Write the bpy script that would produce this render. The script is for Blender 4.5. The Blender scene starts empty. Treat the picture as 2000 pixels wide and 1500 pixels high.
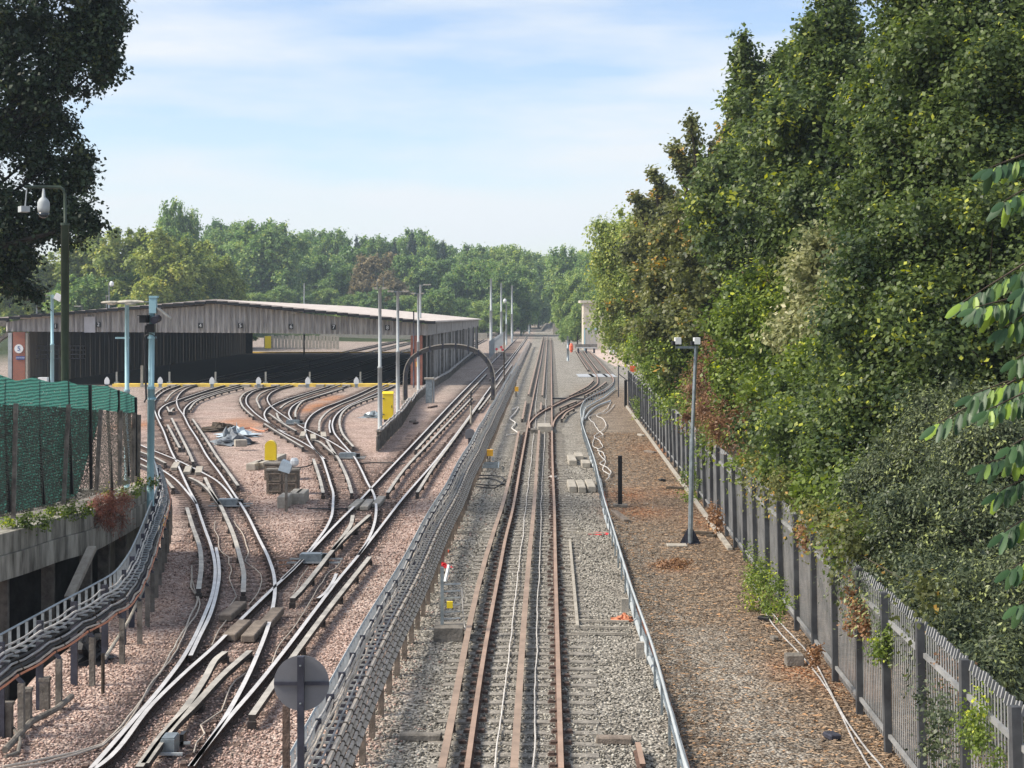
import bpy, math, random
import numpy as np
from mathutils import Vector, Matrix
random.seed(7); RNG=np.random.default_rng(11)
R=math.radians
# ------------------------------------------------------------------ camera, sky, sun
F_PX,CX,HY,H=3300.0,1000.0,605.0,7.15          # focal length, centre, horizon row (2000 px wide photo), eye height
sc=bpy.context.scene
cd=bpy.data.cameras.new('camera'); cam=bpy.data.objects.new('camera',cd); sc.collection.objects.link(cam)
cam.location=(0,0,H); cam.rotation_euler=(R(90),0,0)
cd.sensor_width=36; cd.lens=36*F_PX/2000; cd.shift_y=-(750-HY)/2000; cd.clip_start=0.5; cd.clip_end=5000
sc.camera=cam
SUN_EL,SUN_AZ=R(42),R(-100)                      # azimuth from +Y (ahead), negative = left
w=bpy.data.worlds.new('World'); sc.world=w; w.use_nodes=True
nt=w.node_tree; nt.nodes.clear()
def nd(t,typ,**k):
    n=t.nodes.new(typ)
    for a,b in k.items(): setattr(n,a,b)
    return n
sky=nd(nt,'ShaderNodeTexSky',sky_type='NISHITA',sun_disc=False,sun_elevation=SUN_EL,sun_rotation=SUN_AZ,air_density=1.0,dust_density=.5,ozone_density=2.5)
bg=nd(nt,'ShaderNodeBackground'); bg.inputs['Strength'].default_value=0.095
bc=nd(nt,'ShaderNodeBackground'); bc.inputs['Color'].default_value=(.91,.955,1,1); bc.inputs['Strength'].default_value=0.51
tc=nd(nt,'ShaderNodeTexCoord'); mp=nd(nt,'ShaderNodeMapping'); mp.inputs['Scale'].default_value=(1.6,1.6,9.0); mp.inputs['Location'].default_value=(.35,.2,.55)
nz=nd(nt,'ShaderNodeTexNoise'); nz.inputs['Scale'].default_value=2.3; nz.inputs['Detail'].default_value=7; nz.inputs['Roughness'].default_value=.52
rp=nd(nt,'ShaderNodeValToRGB'); rp.color_ramp.elements[0].position=.40; rp.color_ramp.elements[0].color=(.10,.10,.10,1); rp.color_ramp.elements[1].position=.60; rp.color_ramp.elements[1].color=(.92,.92,.92,1)
mx=nd(nt,'ShaderNodeMixShader'); ow=nd(nt,'ShaderNodeOutputWorld'); L=nt.links.new
L(tc.outputs['Generated'],mp.inputs[0]); L(mp.outputs[0],nz.inputs['Vector']); L(nz.outputs['Fac'],rp.inputs[0])
tn=nd(nt,'ShaderNodeMixRGB',blend_type='MULTIPLY'); tn.inputs[0].default_value=1; tn.inputs[2].default_value=(1.0,.965,1.02,1); L(sky.outputs[0],tn.inputs[1]); L(tn.outputs[0],bg.inputs['Color']); L(rp.outputs[0],mx.inputs[0]); L(bg.outputs[0],mx.inputs[1]); L(bc.outputs[0],mx.inputs[2]); L(mx.outputs[0],ow.inputs[0])
sd=bpy.data.lights.new('sun','SUN'); sd.energy=3.3; sd.angle=R(18); sd.color=(1,.91,.78)
so=bpy.data.objects.new('sun',sd); sc.collection.objects.link(so)
dirv=Vector((math.sin(SUN_AZ)*math.cos(SUN_EL),math.cos(SUN_AZ)*math.cos(SUN_EL),math.sin(SUN_EL)))
so.rotation_euler=dirv.to_track_quat('Z','Y').to_euler(); so.location=(-30,40,60)
vs=sc.view_settings; vs.view_transform='Standard'; vs.look='None'; vs.exposure=0.98; vs.gamma=1
sc.cycles.max_bounces=6; sc.cycles.diffuse_bounces=3; sc.cycles.glossy_bounces=2; sc.cycles.transparent_max_bounces=12; sc.cycles.transmission_bounces=3
sc.cycles.volume_bounces=0

# ------------------------------------------------------------------ helpers
def U(px,py,z=0.0):
    y=(H-z)*F_PX/(py-HY); return ((px-CX)*y/F_PX,y,z)
def P(px,py,y): return ((px-CX)*y/F_PX,y,H-(py-HY)*y/F_PX)
def Zb(py,z=0.0): return (H-z)*F_PX/(py-HY)
def link(o): sc.collection.objects.link(o); return o
def sstep(a,b,x):
    t=np.clip((x-a)/(b-a),0,1); return t*t*(3-2*t)
ORG={}
def thing(name,label,cat,loc=(0,0,0),group=None,kind=None):
    o=link(bpy.data.objects.new(name,None)); o.location=loc; o.empty_display_size=.2
    tag(o,label,cat,group,kind); ORG[o.name]=Vector(loc); return o
def tag(o,label=None,cat=None,group=None,kind=None):
    if label: o['label']=label
    if cat: o['category']=cat
    if group: o['group']=group
    if kind: o['kind']=kind
    return o
def struct(o): o['kind']='structure'; return o
class MB:
    def __init__(s): s.v=[]; s.f=[]; s.m=[]
    def add(s,v,f,mi=0):
        b=len(s.v); s.v+= [tuple(p) for p in v]; s.f+=[tuple(b+i for i in q) for q in f]
        s.m+= [mi]*len(f) if isinstance(mi,int) else list(mi); return s
    def box(s,c,d,rz=0,mi=0,rx=0,ry=0):
        x,y,z=d[0]/2,d[1]/2,d[2]/2
        M=Matrix.Translation(c)@Matrix.Rotation(rz,4,'Z')@Matrix.Rotation(ry,4,'Y')@Matrix.Rotation(rx,4,'X')
        v=[M@Vector(q) for q in [(-x,-y,-z),(x,-y,-z),(x,y,-z),(-x,y,-z),(-x,-y,z),(x,-y,z),(x,y,z),(-x,y,z)]]
        return s.add(v,[(3,2,1,0),(4,5,6,7),(0,1,5,4),(1,2,6,5),(2,3,7,6),(3,0,4,7)],mi)
    def bar(s,p,q,wd,ht=None,mi=0):
        p=Vector(p);q=Vector(q);d=(q-p)
        if d.length<1e-6: return s
        ht=ht or wd; n=d.normalized(); up=Vector((0,0,1)) if abs(n.z)<.95 else Vector((0,1,0))
        a=n.cross(up).normalized()*wd/2; b=a.normalized().cross(n)*ht/2
        v=[p-a-b,p+a-b,p+a+b,p-a+b,q-a-b,q+a-b,q+a+b,q-a+b]
        return s.add(v,[(3,2,1,0),(4,5,6,7),(0,1,5,4),(1,2,6,5),(2,3,7,6),(3,0,4,7)],mi)
    def tube(s,pts,r,n=6,mi=0,cap=True):
        pts=[Vector(p) for p in pts]; rs=r if hasattr(r,'__len__') else [r]*len(pts)
        v=[];f=[]
        for i,p in enumerate(pts):
            t=(pts[min(i+1,len(pts)-1)]-pts[max(i-1,0)]).normalized()
            up=Vector((0,0,1)) if abs(t.z)<.9 else Vector((0,1,0))
            a=t.cross(up).normalized(); b=a.cross(t)
            for k in range(n):
                an=2*math.pi*k/n; v.append(p+(a*math.cos(an)+b*math.sin(an))*rs[i])
        for i in range(len(pts)-1):
            for k in range(n):
                k2=(k+1)%n; f.append((i*n+k,i*n+k2,(i+1)*n+k2,(i+1)*n+k))
        if cap: f.append(tuple(range(n))); f.append(tuple((len(pts)-1)*n+k for k in reversed(range(n))))
        return s.add(v,f,mi)
    def lathe(s,c,prof,n=16,mi=0):
        v=[];f=[]
        for r,z in prof:
            for k in range(n): an=2*math.pi*k/n; v.append((c[0]+r*math.cos(an),c[1]+r*math.sin(an),c[2]+z))
        for i in range(len(prof)-1):
            for k in range(n): k2=(k+1)%n; f.append((i*n+k,i*n+k2,(i+1)*n+k2,(i+1)*n+k))
        f.append(tuple(reversed(range(n)))); f.append(tuple((len(prof)-1)*n+k for k in range(n)))
        return s.add(v,f,mi)
    def prism(s,poly,axis,c,t,mi=0):
        # poly of (a,b) outline; axis 'y': a=x,b=z extruded along y by t, centred on c
        n=len(poly); v=[]
        for sg in (-.5,.5):
            for a,b in poly:
                if axis=='y': v.append((c[0]+a,c[1]+sg*t,c[2]+b))
                elif axis=='x': v.append((c[0]+sg*t,c[1]+a,c[2]+b))
                else: v.append((c[0]+a,c[1]+b,c[2]+sg*t))
        f=[tuple(range(n)),tuple(reversed(range(n,2*n)))]+[(i,n+i,n+(i+1)%n,(i+1)%n) for i in range(n)]
        return s.add(v,f,mi)
    def sweep(s,path,prof,topseg=(),cap=True):
        # prof closed loop of (lateral,z); path world points; face k on profile segment k, segments in topseg use material 1
        pts=[Vector(p) for p in path]; n=len(prof); v=[];f=[];m=[]
        for i,p in enumerate(pts):
            t=(pts[min(i+1,len(pts)-1)]-pts[max(i-1,0)]); t.z=0; t.normalize(); a=Vector((t.y,-t.x,0))
            for q,z in prof: v.append((p.x+a.x*q,p.y+a.y*q,p.z+z))
        for i in range(len(pts)-1):
            for k in range(n):
                k2=(k+1)%n; f.append((i*n+k,(i+1)*n+k,(i+1)*n+k2,i*n+k2)); m.append(1 if k in topseg else 0)
        if cap: f+= [tuple(range(n)),tuple((len(pts)-1)*n+k for k in reversed(range(n)))]; m+=[0,0]
        return s.add(v,f,m)
    def build(s,name,mat,parent=None,smooth=False):
        me=bpy.data.meshes.new(name); org=Vector((0,0,0))
        if parent is not None:
            r=parent
            while r.parent: r=r.parent
            org=ORG.get(r.name,Vector((0,0,0)))
        me.from_pydata([(a-org.x,b-org.y,c-org.z) for a,b,c in s.v],[],s.f)
        for q in (mat if isinstance(mat,(list,tuple)) else [mat]): me.materials.append(q)
        if any(s.m): me.polygons.foreach_set('material_index',s.m)
        if smooth: me.polygons.foreach_set('use_smooth',[True]*len(s.f))
        me.update(); o=link(bpy.data.objects.new(name,me))
        if parent is not None: o.parent=parent
        return o
def npmesh(name,V,Fq,mat,parent=None,attr=None,attrs4=None,fn=4):
    """fast mesh: V (n,3), Fq (m,fn)"""
    me=bpy.data.meshes.new(name); me.vertices.add(len(V)); me.vertices.foreach_set('co',np.asarray(V,dtype=np.float32).ravel())
    m=len(Fq); me.loops.add(m*fn); me.loops.foreach_set('vertex_index',np.asarray(Fq,dtype=np.int32).ravel())
    me.polygons.add(m); me.polygons.foreach_set('loop_start',np.arange(0,m*fn,fn,dtype=np.int32)); me.polygons.foreach_set('loop_total',np.full(m,fn,dtype=np.int32))
    if attr is not None:
        a=me.attributes.new('tint','FLOAT','FACE'); a.data.foreach_set('value',np.asarray(attr,dtype=np.float32))
    if attrs4 is not None:
        a=me.attributes.new('mask','FLOAT_COLOR','POINT'); a.data.foreach_set('color',np.asarray(attrs4,dtype=np.float32).ravel())
    me.materials.append(mat); me.update(calc_edges=True); me.validate()
    o=link(bpy.data.objects.new(name,me))
    if parent is not None: o.parent=parent
    return o
def smooth2(pts,n=8):
    p=np.array(pts,float)
    if len(p)<3: 
        t=np.linspace(0,1,n*3)[:,None]; return p[0]+(p[-1]-p[0])*t
    d=np.maximum(np.linalg.norm(np.diff(p,axis=0),axis=1),1e-6); m=np.zeros_like(p)
    s=np.diff(p,axis=0)/d[:,None]
    m[0]=s[0]; m[-1]=s[-1]
    for i in range(1,len(p)-1): m[i]=(s[i-1]*d[i]+s[i]*d[i-1])/(d[i]+d[i-1])
    out=[]
    for i in range(len(p)-1):
        k=n if i<len(p)-2 else n+1
        for j in range(k):
            t=j/n; h1=2*t**3-3*t**2+1; h2=t**3-2*t**2+t; h3=-2*t**3+3*t**2; h4=t**3-t**2
            out.append(h1*p[i]+h2*d[i]*m[i]+h3*p[i+1]+h4*d[i]*m[i+1])
    return np.array(out)
def gpath(pts,z,n=8): return [U(a,b,z) for a,b in smooth2(pts,n)]
def resample(path,step,jit=0):
    p=np.array(path,float); d=np.concatenate([[0],np.cumsum(np.linalg.norm(np.diff(p,axis=0),axis=1))])
    k=max(2,int(d[-1]/step)+1); t=np.linspace(0,d[-1],k)
    return np.stack([np.interp(t,d,p[:,i]) for i in range(p.shape[1])],1)
def dup(root,loc,rz=0,label=None,group=None,scale=None):
    c=link(root.copy()); c.location=loc; c.rotation_euler=(0,0,rz)
    if scale is not None: c.scale=scale
    if label: c['label']=label
    if group: c['group']=group
    for ch in root.children:
        a=link(ch.copy()); a.parent=c
        for g in ch.children:
            b=link(g.copy()); b.parent=a
    return c

# ------------------------------------------------------------------ materials
def mat(name,col,rough=.8,metal=0,var=.25,scale=3,bump=0,bscale=20,spec=.3,col2=None,stretch=None,detail=5):
    m=bpy.data.materials.new(name); m.use_nodes=True; t=m.node_tree; b=t.nodes['Principled BSDF']
    b.inputs['Roughness'].default_value=rough; b.inputs['Metallic'].default_value=metal; b.inputs['Specular IOR Level'].default_value=spec
    tc=nd(t,'ShaderNodeTexCoord'); src=tc.outputs['Object']
    if stretch:
        mp=nd(t,'ShaderNodeMapping'); mp.inputs['Scale'].default_value=stretch; t.links.new(src,mp.inputs[0]); src=mp.outputs[0]
    n=nd(t,'ShaderNodeTexNoise'); n.inputs['Scale'].default_value=scale; n.inputs['Detail'].default_value=detail; n.inputs['Roughness'].default_value=.65
    t.links.new(src,n.inputs['Vector'])
    r=nd(t,'ShaderNodeValToRGB'); e=r.color_ramp.elements
    c2=col2 or tuple(min(1,c*(1+var)) for c in col); c1=tuple(c*(1-var) for c in col) if not col2 else col
    e[0].position=.35; e[0].color=(*c1,1); e[1].position=.65; e[1].color=(*c2,1)
    t.links.new(n.outputs['Fac'],r.inputs[0]); t.links.new(r.outputs[0],b.inputs['Base Color'])
    if bump:
        n2=nd(t,'ShaderNodeTexNoise'); n2.inputs['Scale'].default_value=bscale; n2.inputs['Detail'].default_value=4; t.links.new(src,n2.inputs['Vector'])
        bp=nd(t,'ShaderNodeBump'); bp.inputs['Strength'].default_value=bump; bp.inputs['Distance'].default_value=.05
        t.links.new(n2.outputs['Fac'],bp.inputs['Height']); t.links.new(bp.outputs[0],b.inputs['Normal'])
    return m
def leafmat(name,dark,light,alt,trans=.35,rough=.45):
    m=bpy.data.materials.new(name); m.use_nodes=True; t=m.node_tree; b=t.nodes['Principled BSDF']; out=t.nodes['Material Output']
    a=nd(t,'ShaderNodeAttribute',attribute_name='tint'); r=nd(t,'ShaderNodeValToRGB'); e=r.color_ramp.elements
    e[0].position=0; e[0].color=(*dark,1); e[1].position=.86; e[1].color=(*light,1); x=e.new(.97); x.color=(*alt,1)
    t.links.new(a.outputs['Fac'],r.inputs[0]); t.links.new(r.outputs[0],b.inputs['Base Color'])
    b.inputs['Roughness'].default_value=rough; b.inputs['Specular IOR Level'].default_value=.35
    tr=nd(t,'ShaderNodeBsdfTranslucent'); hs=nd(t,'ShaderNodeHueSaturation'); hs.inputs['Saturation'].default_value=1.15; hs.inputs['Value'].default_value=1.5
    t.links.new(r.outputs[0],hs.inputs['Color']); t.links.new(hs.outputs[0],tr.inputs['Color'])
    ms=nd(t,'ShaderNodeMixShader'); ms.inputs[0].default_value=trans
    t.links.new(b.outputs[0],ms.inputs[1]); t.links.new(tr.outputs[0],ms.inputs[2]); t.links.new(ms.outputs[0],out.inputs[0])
    return m
M={}
M['rail_side']=mat('rusty rail side',(.045,.028,.022),.85,0,.5,9,.4,30)
M['rail_top']=mat('worn bright rail top',(.68,.65,.62),.45,.4,.15,2)
M['rail_side_brown']=mat('brown rail side',(.10,.06,.045),.85,0,.4,9,.3,30)
M['rail_top_rust']=mat('lightly rusted rail top',(.38,.26,.19),.55,.25,.2,1.2)
M['cond_side']=mat('conductor rail side',(.05,.042,.038),.8,0,.3,6)
M['cond_top']=mat('conductor rail top',(.43,.40,.35),.55,.2,.3,1.5)
M['cond_top_rust']=mat('rusty conductor rail top',(.33,.24,.18),.6,.2,.2,1.5)
M['insulator']=mat('pale insulator',(.4,.38,.34),.6)
M['sleeper']=mat('oily timber sleeper',(.12,.085,.068),.9,0,.45,5,.5,25)
M['sleeper_grey']=mat('grey weathered sleeper',(.25,.23,.20),.9,0,.35,5,.5,25)
M['chair']=mat('rusty rail chair',(.10,.068,.055),.9,0,.4,20)
M['timber']=mat('weathered board',(.20,.165,.135),.9,0,.3,6,.4,40,stretch=(1,1,1))
M['galv']=mat('galvanised steel',(.27,.31,.33),.45,.55,.25,5)
M['galv_light']=mat('light grey painted steel',(.37,.40,.41),.65,0,.12,2)
M['steel_dark']=mat('dark steel',(.05,.052,.07),.6,.3,.3,4)
M['cable_cream']=mat('dusty cream cable',(.38,.33,.27),.7,0,.3,8,col2=(.56,.50,.43))
M['cable_grey']=mat('grey cable',(.36,.35,.34),.6,0,.3,4)
M['cable_white']=mat('white cable',(.60,.57,.53),.6,0,.15,4)
M['cable_orange']=mat('orange cable',(.55,.22,.12),.6,0,.15,4)
M['cable_black']=mat('black cable',(.03,.03,.032),.6,0,.3,4)
M['teal']=mat('pale blue pole paint',(.26,.45,.50),.5,0,.12,1.5,col2=(.33,.52,.58))
M['green_pole']=mat('dark green pole paint',(.045,.065,.045),.4,0,.3,1)
M['lampshell']=mat('weathered lamp housing',(.36,.34,.29),.7,0,.35,6)
M['lens']=mat('lamp lens',(.62,.58,.48),.3,0,.1,4)
M['black']=mat('black paint',(.012,.012,.014),.4,0,.3,4)
M['white']=mat('white paint',(.72,.74,.74),.5,0,.08,3)
M['yellow']=mat('yellow paint',(.72,.53,.02),.45,0,.12,1.2,col2=(.80,.62,.03))
M['yellow_box']=mat('amber plastic',(.80,.42,.02),.45,0,.08,2)
M['walk_yellow']=mat('yellow edge board',(.78,.56,.12),.7,0,.2,.8)
M['concrete']=mat('pale concrete',(.36,.33,.28),.9,0,.2,4,.3,30)
M['concrete_dark']=mat('weathered concrete',(.17,.155,.135),.9,0,.4,3,.4,20)
M['brick']=None
M['cladding']=mat('weathered fibre cement sheet',(.22,.21,.205),.9,0,.2,1.8,.2,8,col2=(.46,.445,.43),stretch=(2.2,2.2,.25))
M['cladding_light']=mat('newer grey sheet',(.42,.42,.44),.7,0,.08,2)
M['shed_side']=mat('streaked side sheet',(.16,.145,.13),.9,0,.2,1.6,.3,8,col2=(.42,.39,.36),stretch=(2.5,2.5,.5))
M['roofing']=mat('dusty roof sheet',(.46,.40,.36),.9,0,.15,.6,.1,6,col2=(.60,.54,.49),stretch=(3,.2,1))
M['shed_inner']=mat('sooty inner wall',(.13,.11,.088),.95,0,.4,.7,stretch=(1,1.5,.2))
M['blue']=mat('blue sign enamel',(.04,.09,.30),.4,0,.05,2)
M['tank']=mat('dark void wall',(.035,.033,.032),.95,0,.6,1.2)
M['tarp']=mat('grey blue tarpaulin',(.08,.09,.11),.6,0,.4,3,.5,6,col2=(.25,.28,.30))
M['tarp_light']=mat('pale plastic sheet',(.40,.47,.52),.5,0,.15,3)
M['crate']=mat('old wooden cabinet',(.15,.13,.105),.9,0,.35,5,.4,20)
M['orange_plastic']=mat('orange plastic',(.75,.14,.06),.5)
M['red']=mat('red disc',(.75,.05,.06),.5)
M['fence_steel']=mat('dark galvanised pale',(.05,.05,.055),.6,.2,.3,2,col2=(.10,.105,.11))
M['fence_pale']=mat('grey steel pale',(.20,.205,.205),.6,.2,.25,2,col2=(.34,.34,.335))
M['bark']=mat('bark',(.07,.055,.04),.95,0,.4,4,.6,15)
M['bark_dark']=mat('silhouette dark bark',(.02,.018,.015),.95,0,.3,4)  # bark painted near-black so limbs vanish in the backlit oak crown
M['sign_back']=mat('grey sign back',(.16,.165,.18),.55,.2,.08,3)
M['litterwood']=mat('dry brown litter',(.22,.11,.055),.95,0,.4,30)
M['render']=mat('cream rendered wall',(.55,.49,.40),.9,0,.1,1)
M['van']=mat('white van paint',(.6,.63,.65),.3)
M['glass']=mat('dark glass',(.03,.04,.05),.1,0,.1,2,spec=.6)
M['gravel_beige']=mat('beige yard surface',(.48,.38,.32),.95,0,.1,.7)
M['slab_grey']=mat('grey mat panel',(.36,.38,.40),.8,0,.1,1)
def brickmat():
    m=mat('red brick',(.33,.10,.06),.9); t=m.node_tree; b=t.nodes['Principled BSDF']
    tc=nd(t,'ShaderNodeTexCoord'); mp=nd(t,'ShaderNodeMapping'); mp.inputs['Rotation'].default_value=(R(90),0,0)
    br=nd(t,'ShaderNodeTexBrick'); br.inputs['Color1'].default_value=(.36,.10,.055,1); br.inputs['Color2'].default_value=(.27,.085,.06,1); br.inputs['Mortar'].default_value=(.3,.25,.2,1)
    br.inputs['Scale'].default_value=1; br.inputs['Brick Width'].default_value=.23; br.inputs['Row Height'].default_value=.075; br.inputs['Mortar Size'].default_value=.008
    t.links.new(tc.outputs['Object'],mp.inputs[0]); t.links.new(mp.outputs[0],br.inputs['Vector']); t.links.new(br.outputs[0],b.inputs['Base Color']); return m
M['brick']=brickmat()
def concstain():
    m=mat('stained parapet concrete',(.085,.08,.065),.92,0,.3,2.4,.5,14,col2=(.42,.40,.34),stretch=(1.3,1.3,.22),detail=9); return m
M['parapet']=concstain()
def netmat(name,col,cov,sx,sz):
    m=bpy.data.materials.new(name); m.use_nodes=True; t=m.node_tree; b=t.nodes['Principled BSDF']; out=t.nodes['Material Output']
    b.inputs['Roughness'].default_value=.7
    tc=nd(t,'ShaderNodeTexCoord'); mp=nd(t,'ShaderNodeMapping'); mp.inputs['Scale'].default_value=(1,1,sz)
    wv=nd(t,'ShaderNodeTexWave',wave_type='BANDS',bands_direction='Z'); wv.inputs['Scale'].default_value=1.6; wv.inputs['Distortion'].default_value=3; wv.inputs['Detail'].default_value=3; wv.inputs['Detail Scale'].default_value=1.5
    ns=nd(t,'ShaderNodeTexNoise'); ns.inputs['Scale'].default_value=sx; ns.inputs['Detail'].default_value=6
    mm=nd(t,'ShaderNodeMixRGB',blend_type='MIX'); mm.inputs[1].default_value=(*[c*.55 for c in col],1); mm.inputs[2].default_value=(*[min(1,c*1.7) for c in col],1)
    t.links.new(tc.outputs['Object'],mp.inputs[0]); t.links.new(mp.outputs[0],wv.inputs['Vector']); t.links.new(wv.outputs['Fac'],mm.inputs[0]); t.links.new(mm.outputs[0],b.inputs['Base Color'])
    t.links.new(tc.outputs['Object'],ns.inputs['Vector'])
    gt=nd(t,'ShaderNodeMath',operation='GREATER_THAN'); gt.inputs[1].default_value=cov; t.links.new(ns.outputs['Fac'],gt.inputs[0])
    tr=nd(t,'ShaderNodeBsdfTransparent'); tl=nd(t,'ShaderNodeBsdfTranslucent'); t.links.new(mm.outputs[0],tl.inputs['Color'])
    m1=nd(t,'ShaderNodeMixShader'); m1.inputs[0].default_value=.4; t.links.new(b.outputs[0],m1.inputs[1]); t.links.new(tl.outputs[0],m1.inputs[2])
    ms=nd(t,'ShaderNodeMixShader'); t.links.new(gt.outputs[0],ms.inputs[0]); t.links.new(m1.outputs[0],ms.inputs[1]); t.links.new(tr.outputs[0],ms.inputs[2]); t.links.new(ms.outputs[0],out.inputs[0]); return m
M['net']=netmat('green shade netting',(.05,.17,.14),.66,30,2.6)
M['mesh_dark']=netmat('dark woven mesh',(.075,.07,.06),.565,26,5)
M['leaf_dark']=leafmat('dark maple leaves',(0.034,0.060,0.023),(0.150,0.202,0.058),(0.429,0.455,0.065))
M['leaf_mid']=leafmat('olive maple leaves',(0.061,0.074,0.027),(0.223,0.236,0.074),(0.540,0.324,0.081))
M['leaf_fresh']=leafmat('fresh green leaves',(0.056,0.094,0.022),(0.225,0.294,0.056),(0.525,0.562,0.062))
M['leaf_cream']=leafmat('pale flowering vine',(0.138,0.161,0.069),(0.414,0.414,0.207),(0.690,0.644,0.437))
M['leaf_yew']=leafmat('grey green conifer sprays',(0.032,0.049,0.026),(0.152,0.181,0.090),(0.290,0.334,0.116),trans=.2)
M['leaf_black']=leafmat('backlit dark leaves',(0.011,0.024,0.009),(0.032,0.057,0.024),(0.076,0.092,0.022),trans=.15)  # oak's backlit silhouette put into the leaf colour
M['leaf_birch']=leafmat('birch leaves',(0.144,0.204,0.054),(0.456,0.492,0.132),(0.552,0.504,0.132))
M['leaf_wood']=leafmat('woodland leaves',(0.081,0.155,0.054),(0.257,0.365,0.115),(0.405,0.459,0.121))
M['leaf_wood_light']=leafmat('light woodland leaves',(0.156,0.240,0.078),(0.348,0.444,0.132),(0.456,0.504,0.132))
M['leaf_russet']=leafmat('russet leaves',(.15,.13,.07),(.30,.24,.13),(.36,.28,.13))
M['leaf_conifer']=leafmat('far conifer needles',(0.021,0.042,0.028),(0.056,0.091,0.049),(0.070,0.098,0.056),trans=.05)
M['leaf_cherry']=leafmat('large cherry leaves',(0.022,0.056,0.022),(0.053,0.110,0.040),(0.188,0.288,0.037),trans=.12,rough=.45)
M['leaf_dry']=leafmat('dry orange leaves',(.16,.085,.045),(.36,.20,.10),(.55,.33,.14),trans=.2)
M['grass_red']=leafmat('dry reddish grass',(.12,.045,.03),(.30,.12,.08),(.4,.2,.12),trans=.2)

# ------------------------------------------------------------------ ground
def vnoise(x,y,s,seed=0):
    x=x/s; y=y/s; xi=np.floor(x).astype(int); yi=np.floor(y).astype(int); fx=x-xi; fy=y-yi
    def h(a,b): return (np.abs(np.sin(a*127.1+b*311.7+seed*17.3)*43758.5453))%1
    fx=fx*fx*(3-2*fx); fy=fy*fy*(3-2*fy)
    return (h(xi,yi)*(1-fx)+h(xi+1,yi)*fx)*(1-fy)+(h(xi,yi+1)*(1-fx)+h(xi+1,yi+1)*fx)*fy
def hill(X,Y):
    c=0.02*Y
    side=sstep(14,60,np.abs(X-c-2)); a=sstep(370,720,Y)*13*(.1+.9*side)+sstep(650,900,Y)*6
    left=sstep(300,420,Y)*sstep(30,110,-X)*5
    return a+left
def gz(X,Y):
    ch=sstep(9.1+.06*(Y-30),9.9+.06*(Y-30),-X)*(1-sstep(47,50.5,Y))
    return hill(X,Y)-2.6*ch
xs=np.concatenate([np.linspace(-500,-62,22),np.arange(-60,-16,1.0),np.arange(-16,14,.35),np.arange(14,60,1.0),np.linspace(62,500,22)])
ys=np.concatenate([np.linspace(-60,16,8),np.arange(18,75,.4),np.arange(75,175,.9),np.arange(176,420,6),np.linspace(430,1400,50)])
GX,GY=np.meshgrid(xs,ys); gx=GX.ravel(); gy=GY.ravel()
n1=vnoise(gx,gy,2.2,1)*.6+vnoise(gx,gy,.8,2)*.4
lit=sstep(-.5,1.3,gx-(2.5+.021*(gy-26))+(n1-.5)*1.4)*(.55+.45*sstep(0,3.2,gx-(2.9+.02*(gy-26))))*(1-sstep(135,175,gy))
lit=lit*(1-.75*np.exp(-((gx-4.3)/1.0)**2)*(1-sstep(32,44,gy))*(.6+.5*n1))
pink=(1-sstep(-.5,.5,gx-(-2.6+.02*(gy-26))+(n1-.5)*1.2))*(1-.55*sstep(90,170,gy))
pink=pink*(.75+.45*vnoise(gx,gy,4,5))
org=np.zeros_like(gx)
for a,b,rx,ry in [(628,792,1.3,6),(605,800,1,4),(650,778,1.3,5),(475,830,1.4,4),(468,822,1,3),(1250,1000,1.1,2.0),(1310,1108,.5,.8),(1225,965,.9,2.5),(1390,1020,.9,3),(1560,1310,.5,1.2),(1640,1330,.6,1.6),(270,830,1.4,4),(560,1100,.8,1.5),(1340,960,1.2,2),(1290,880,1.2,4)]:
    u=U(a,b); org=np.maximum(org,np.exp(-((gx-u[0])/rx)**2-((gy-u[1])/ry)**2)*(.6+.6*n1))
shed=(sstep(158.5,163,gy)*(1-sstep(270,277,gy))*sstep(5,6,-gx+.0217*(gy-160)-2)*(1-sstep(46,49,-gx)))  # darkness under the shed roof, painted into the ground colour
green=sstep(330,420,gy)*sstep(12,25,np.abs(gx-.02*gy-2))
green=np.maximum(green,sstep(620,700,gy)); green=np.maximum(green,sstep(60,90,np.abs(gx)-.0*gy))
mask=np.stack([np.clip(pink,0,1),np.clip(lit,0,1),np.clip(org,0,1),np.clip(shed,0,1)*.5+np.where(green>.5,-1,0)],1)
gzv=gz(gx,gy)
nx,ny=len(xs),len(ys); idx=np.arange(nx*ny).reshape(ny,nx)
Q=np.stack([idx[:-1,:-1],idx[:-1,1:],idx[1:,1:],idx[1:,:-1]],-1).reshape(-1,4)
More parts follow.
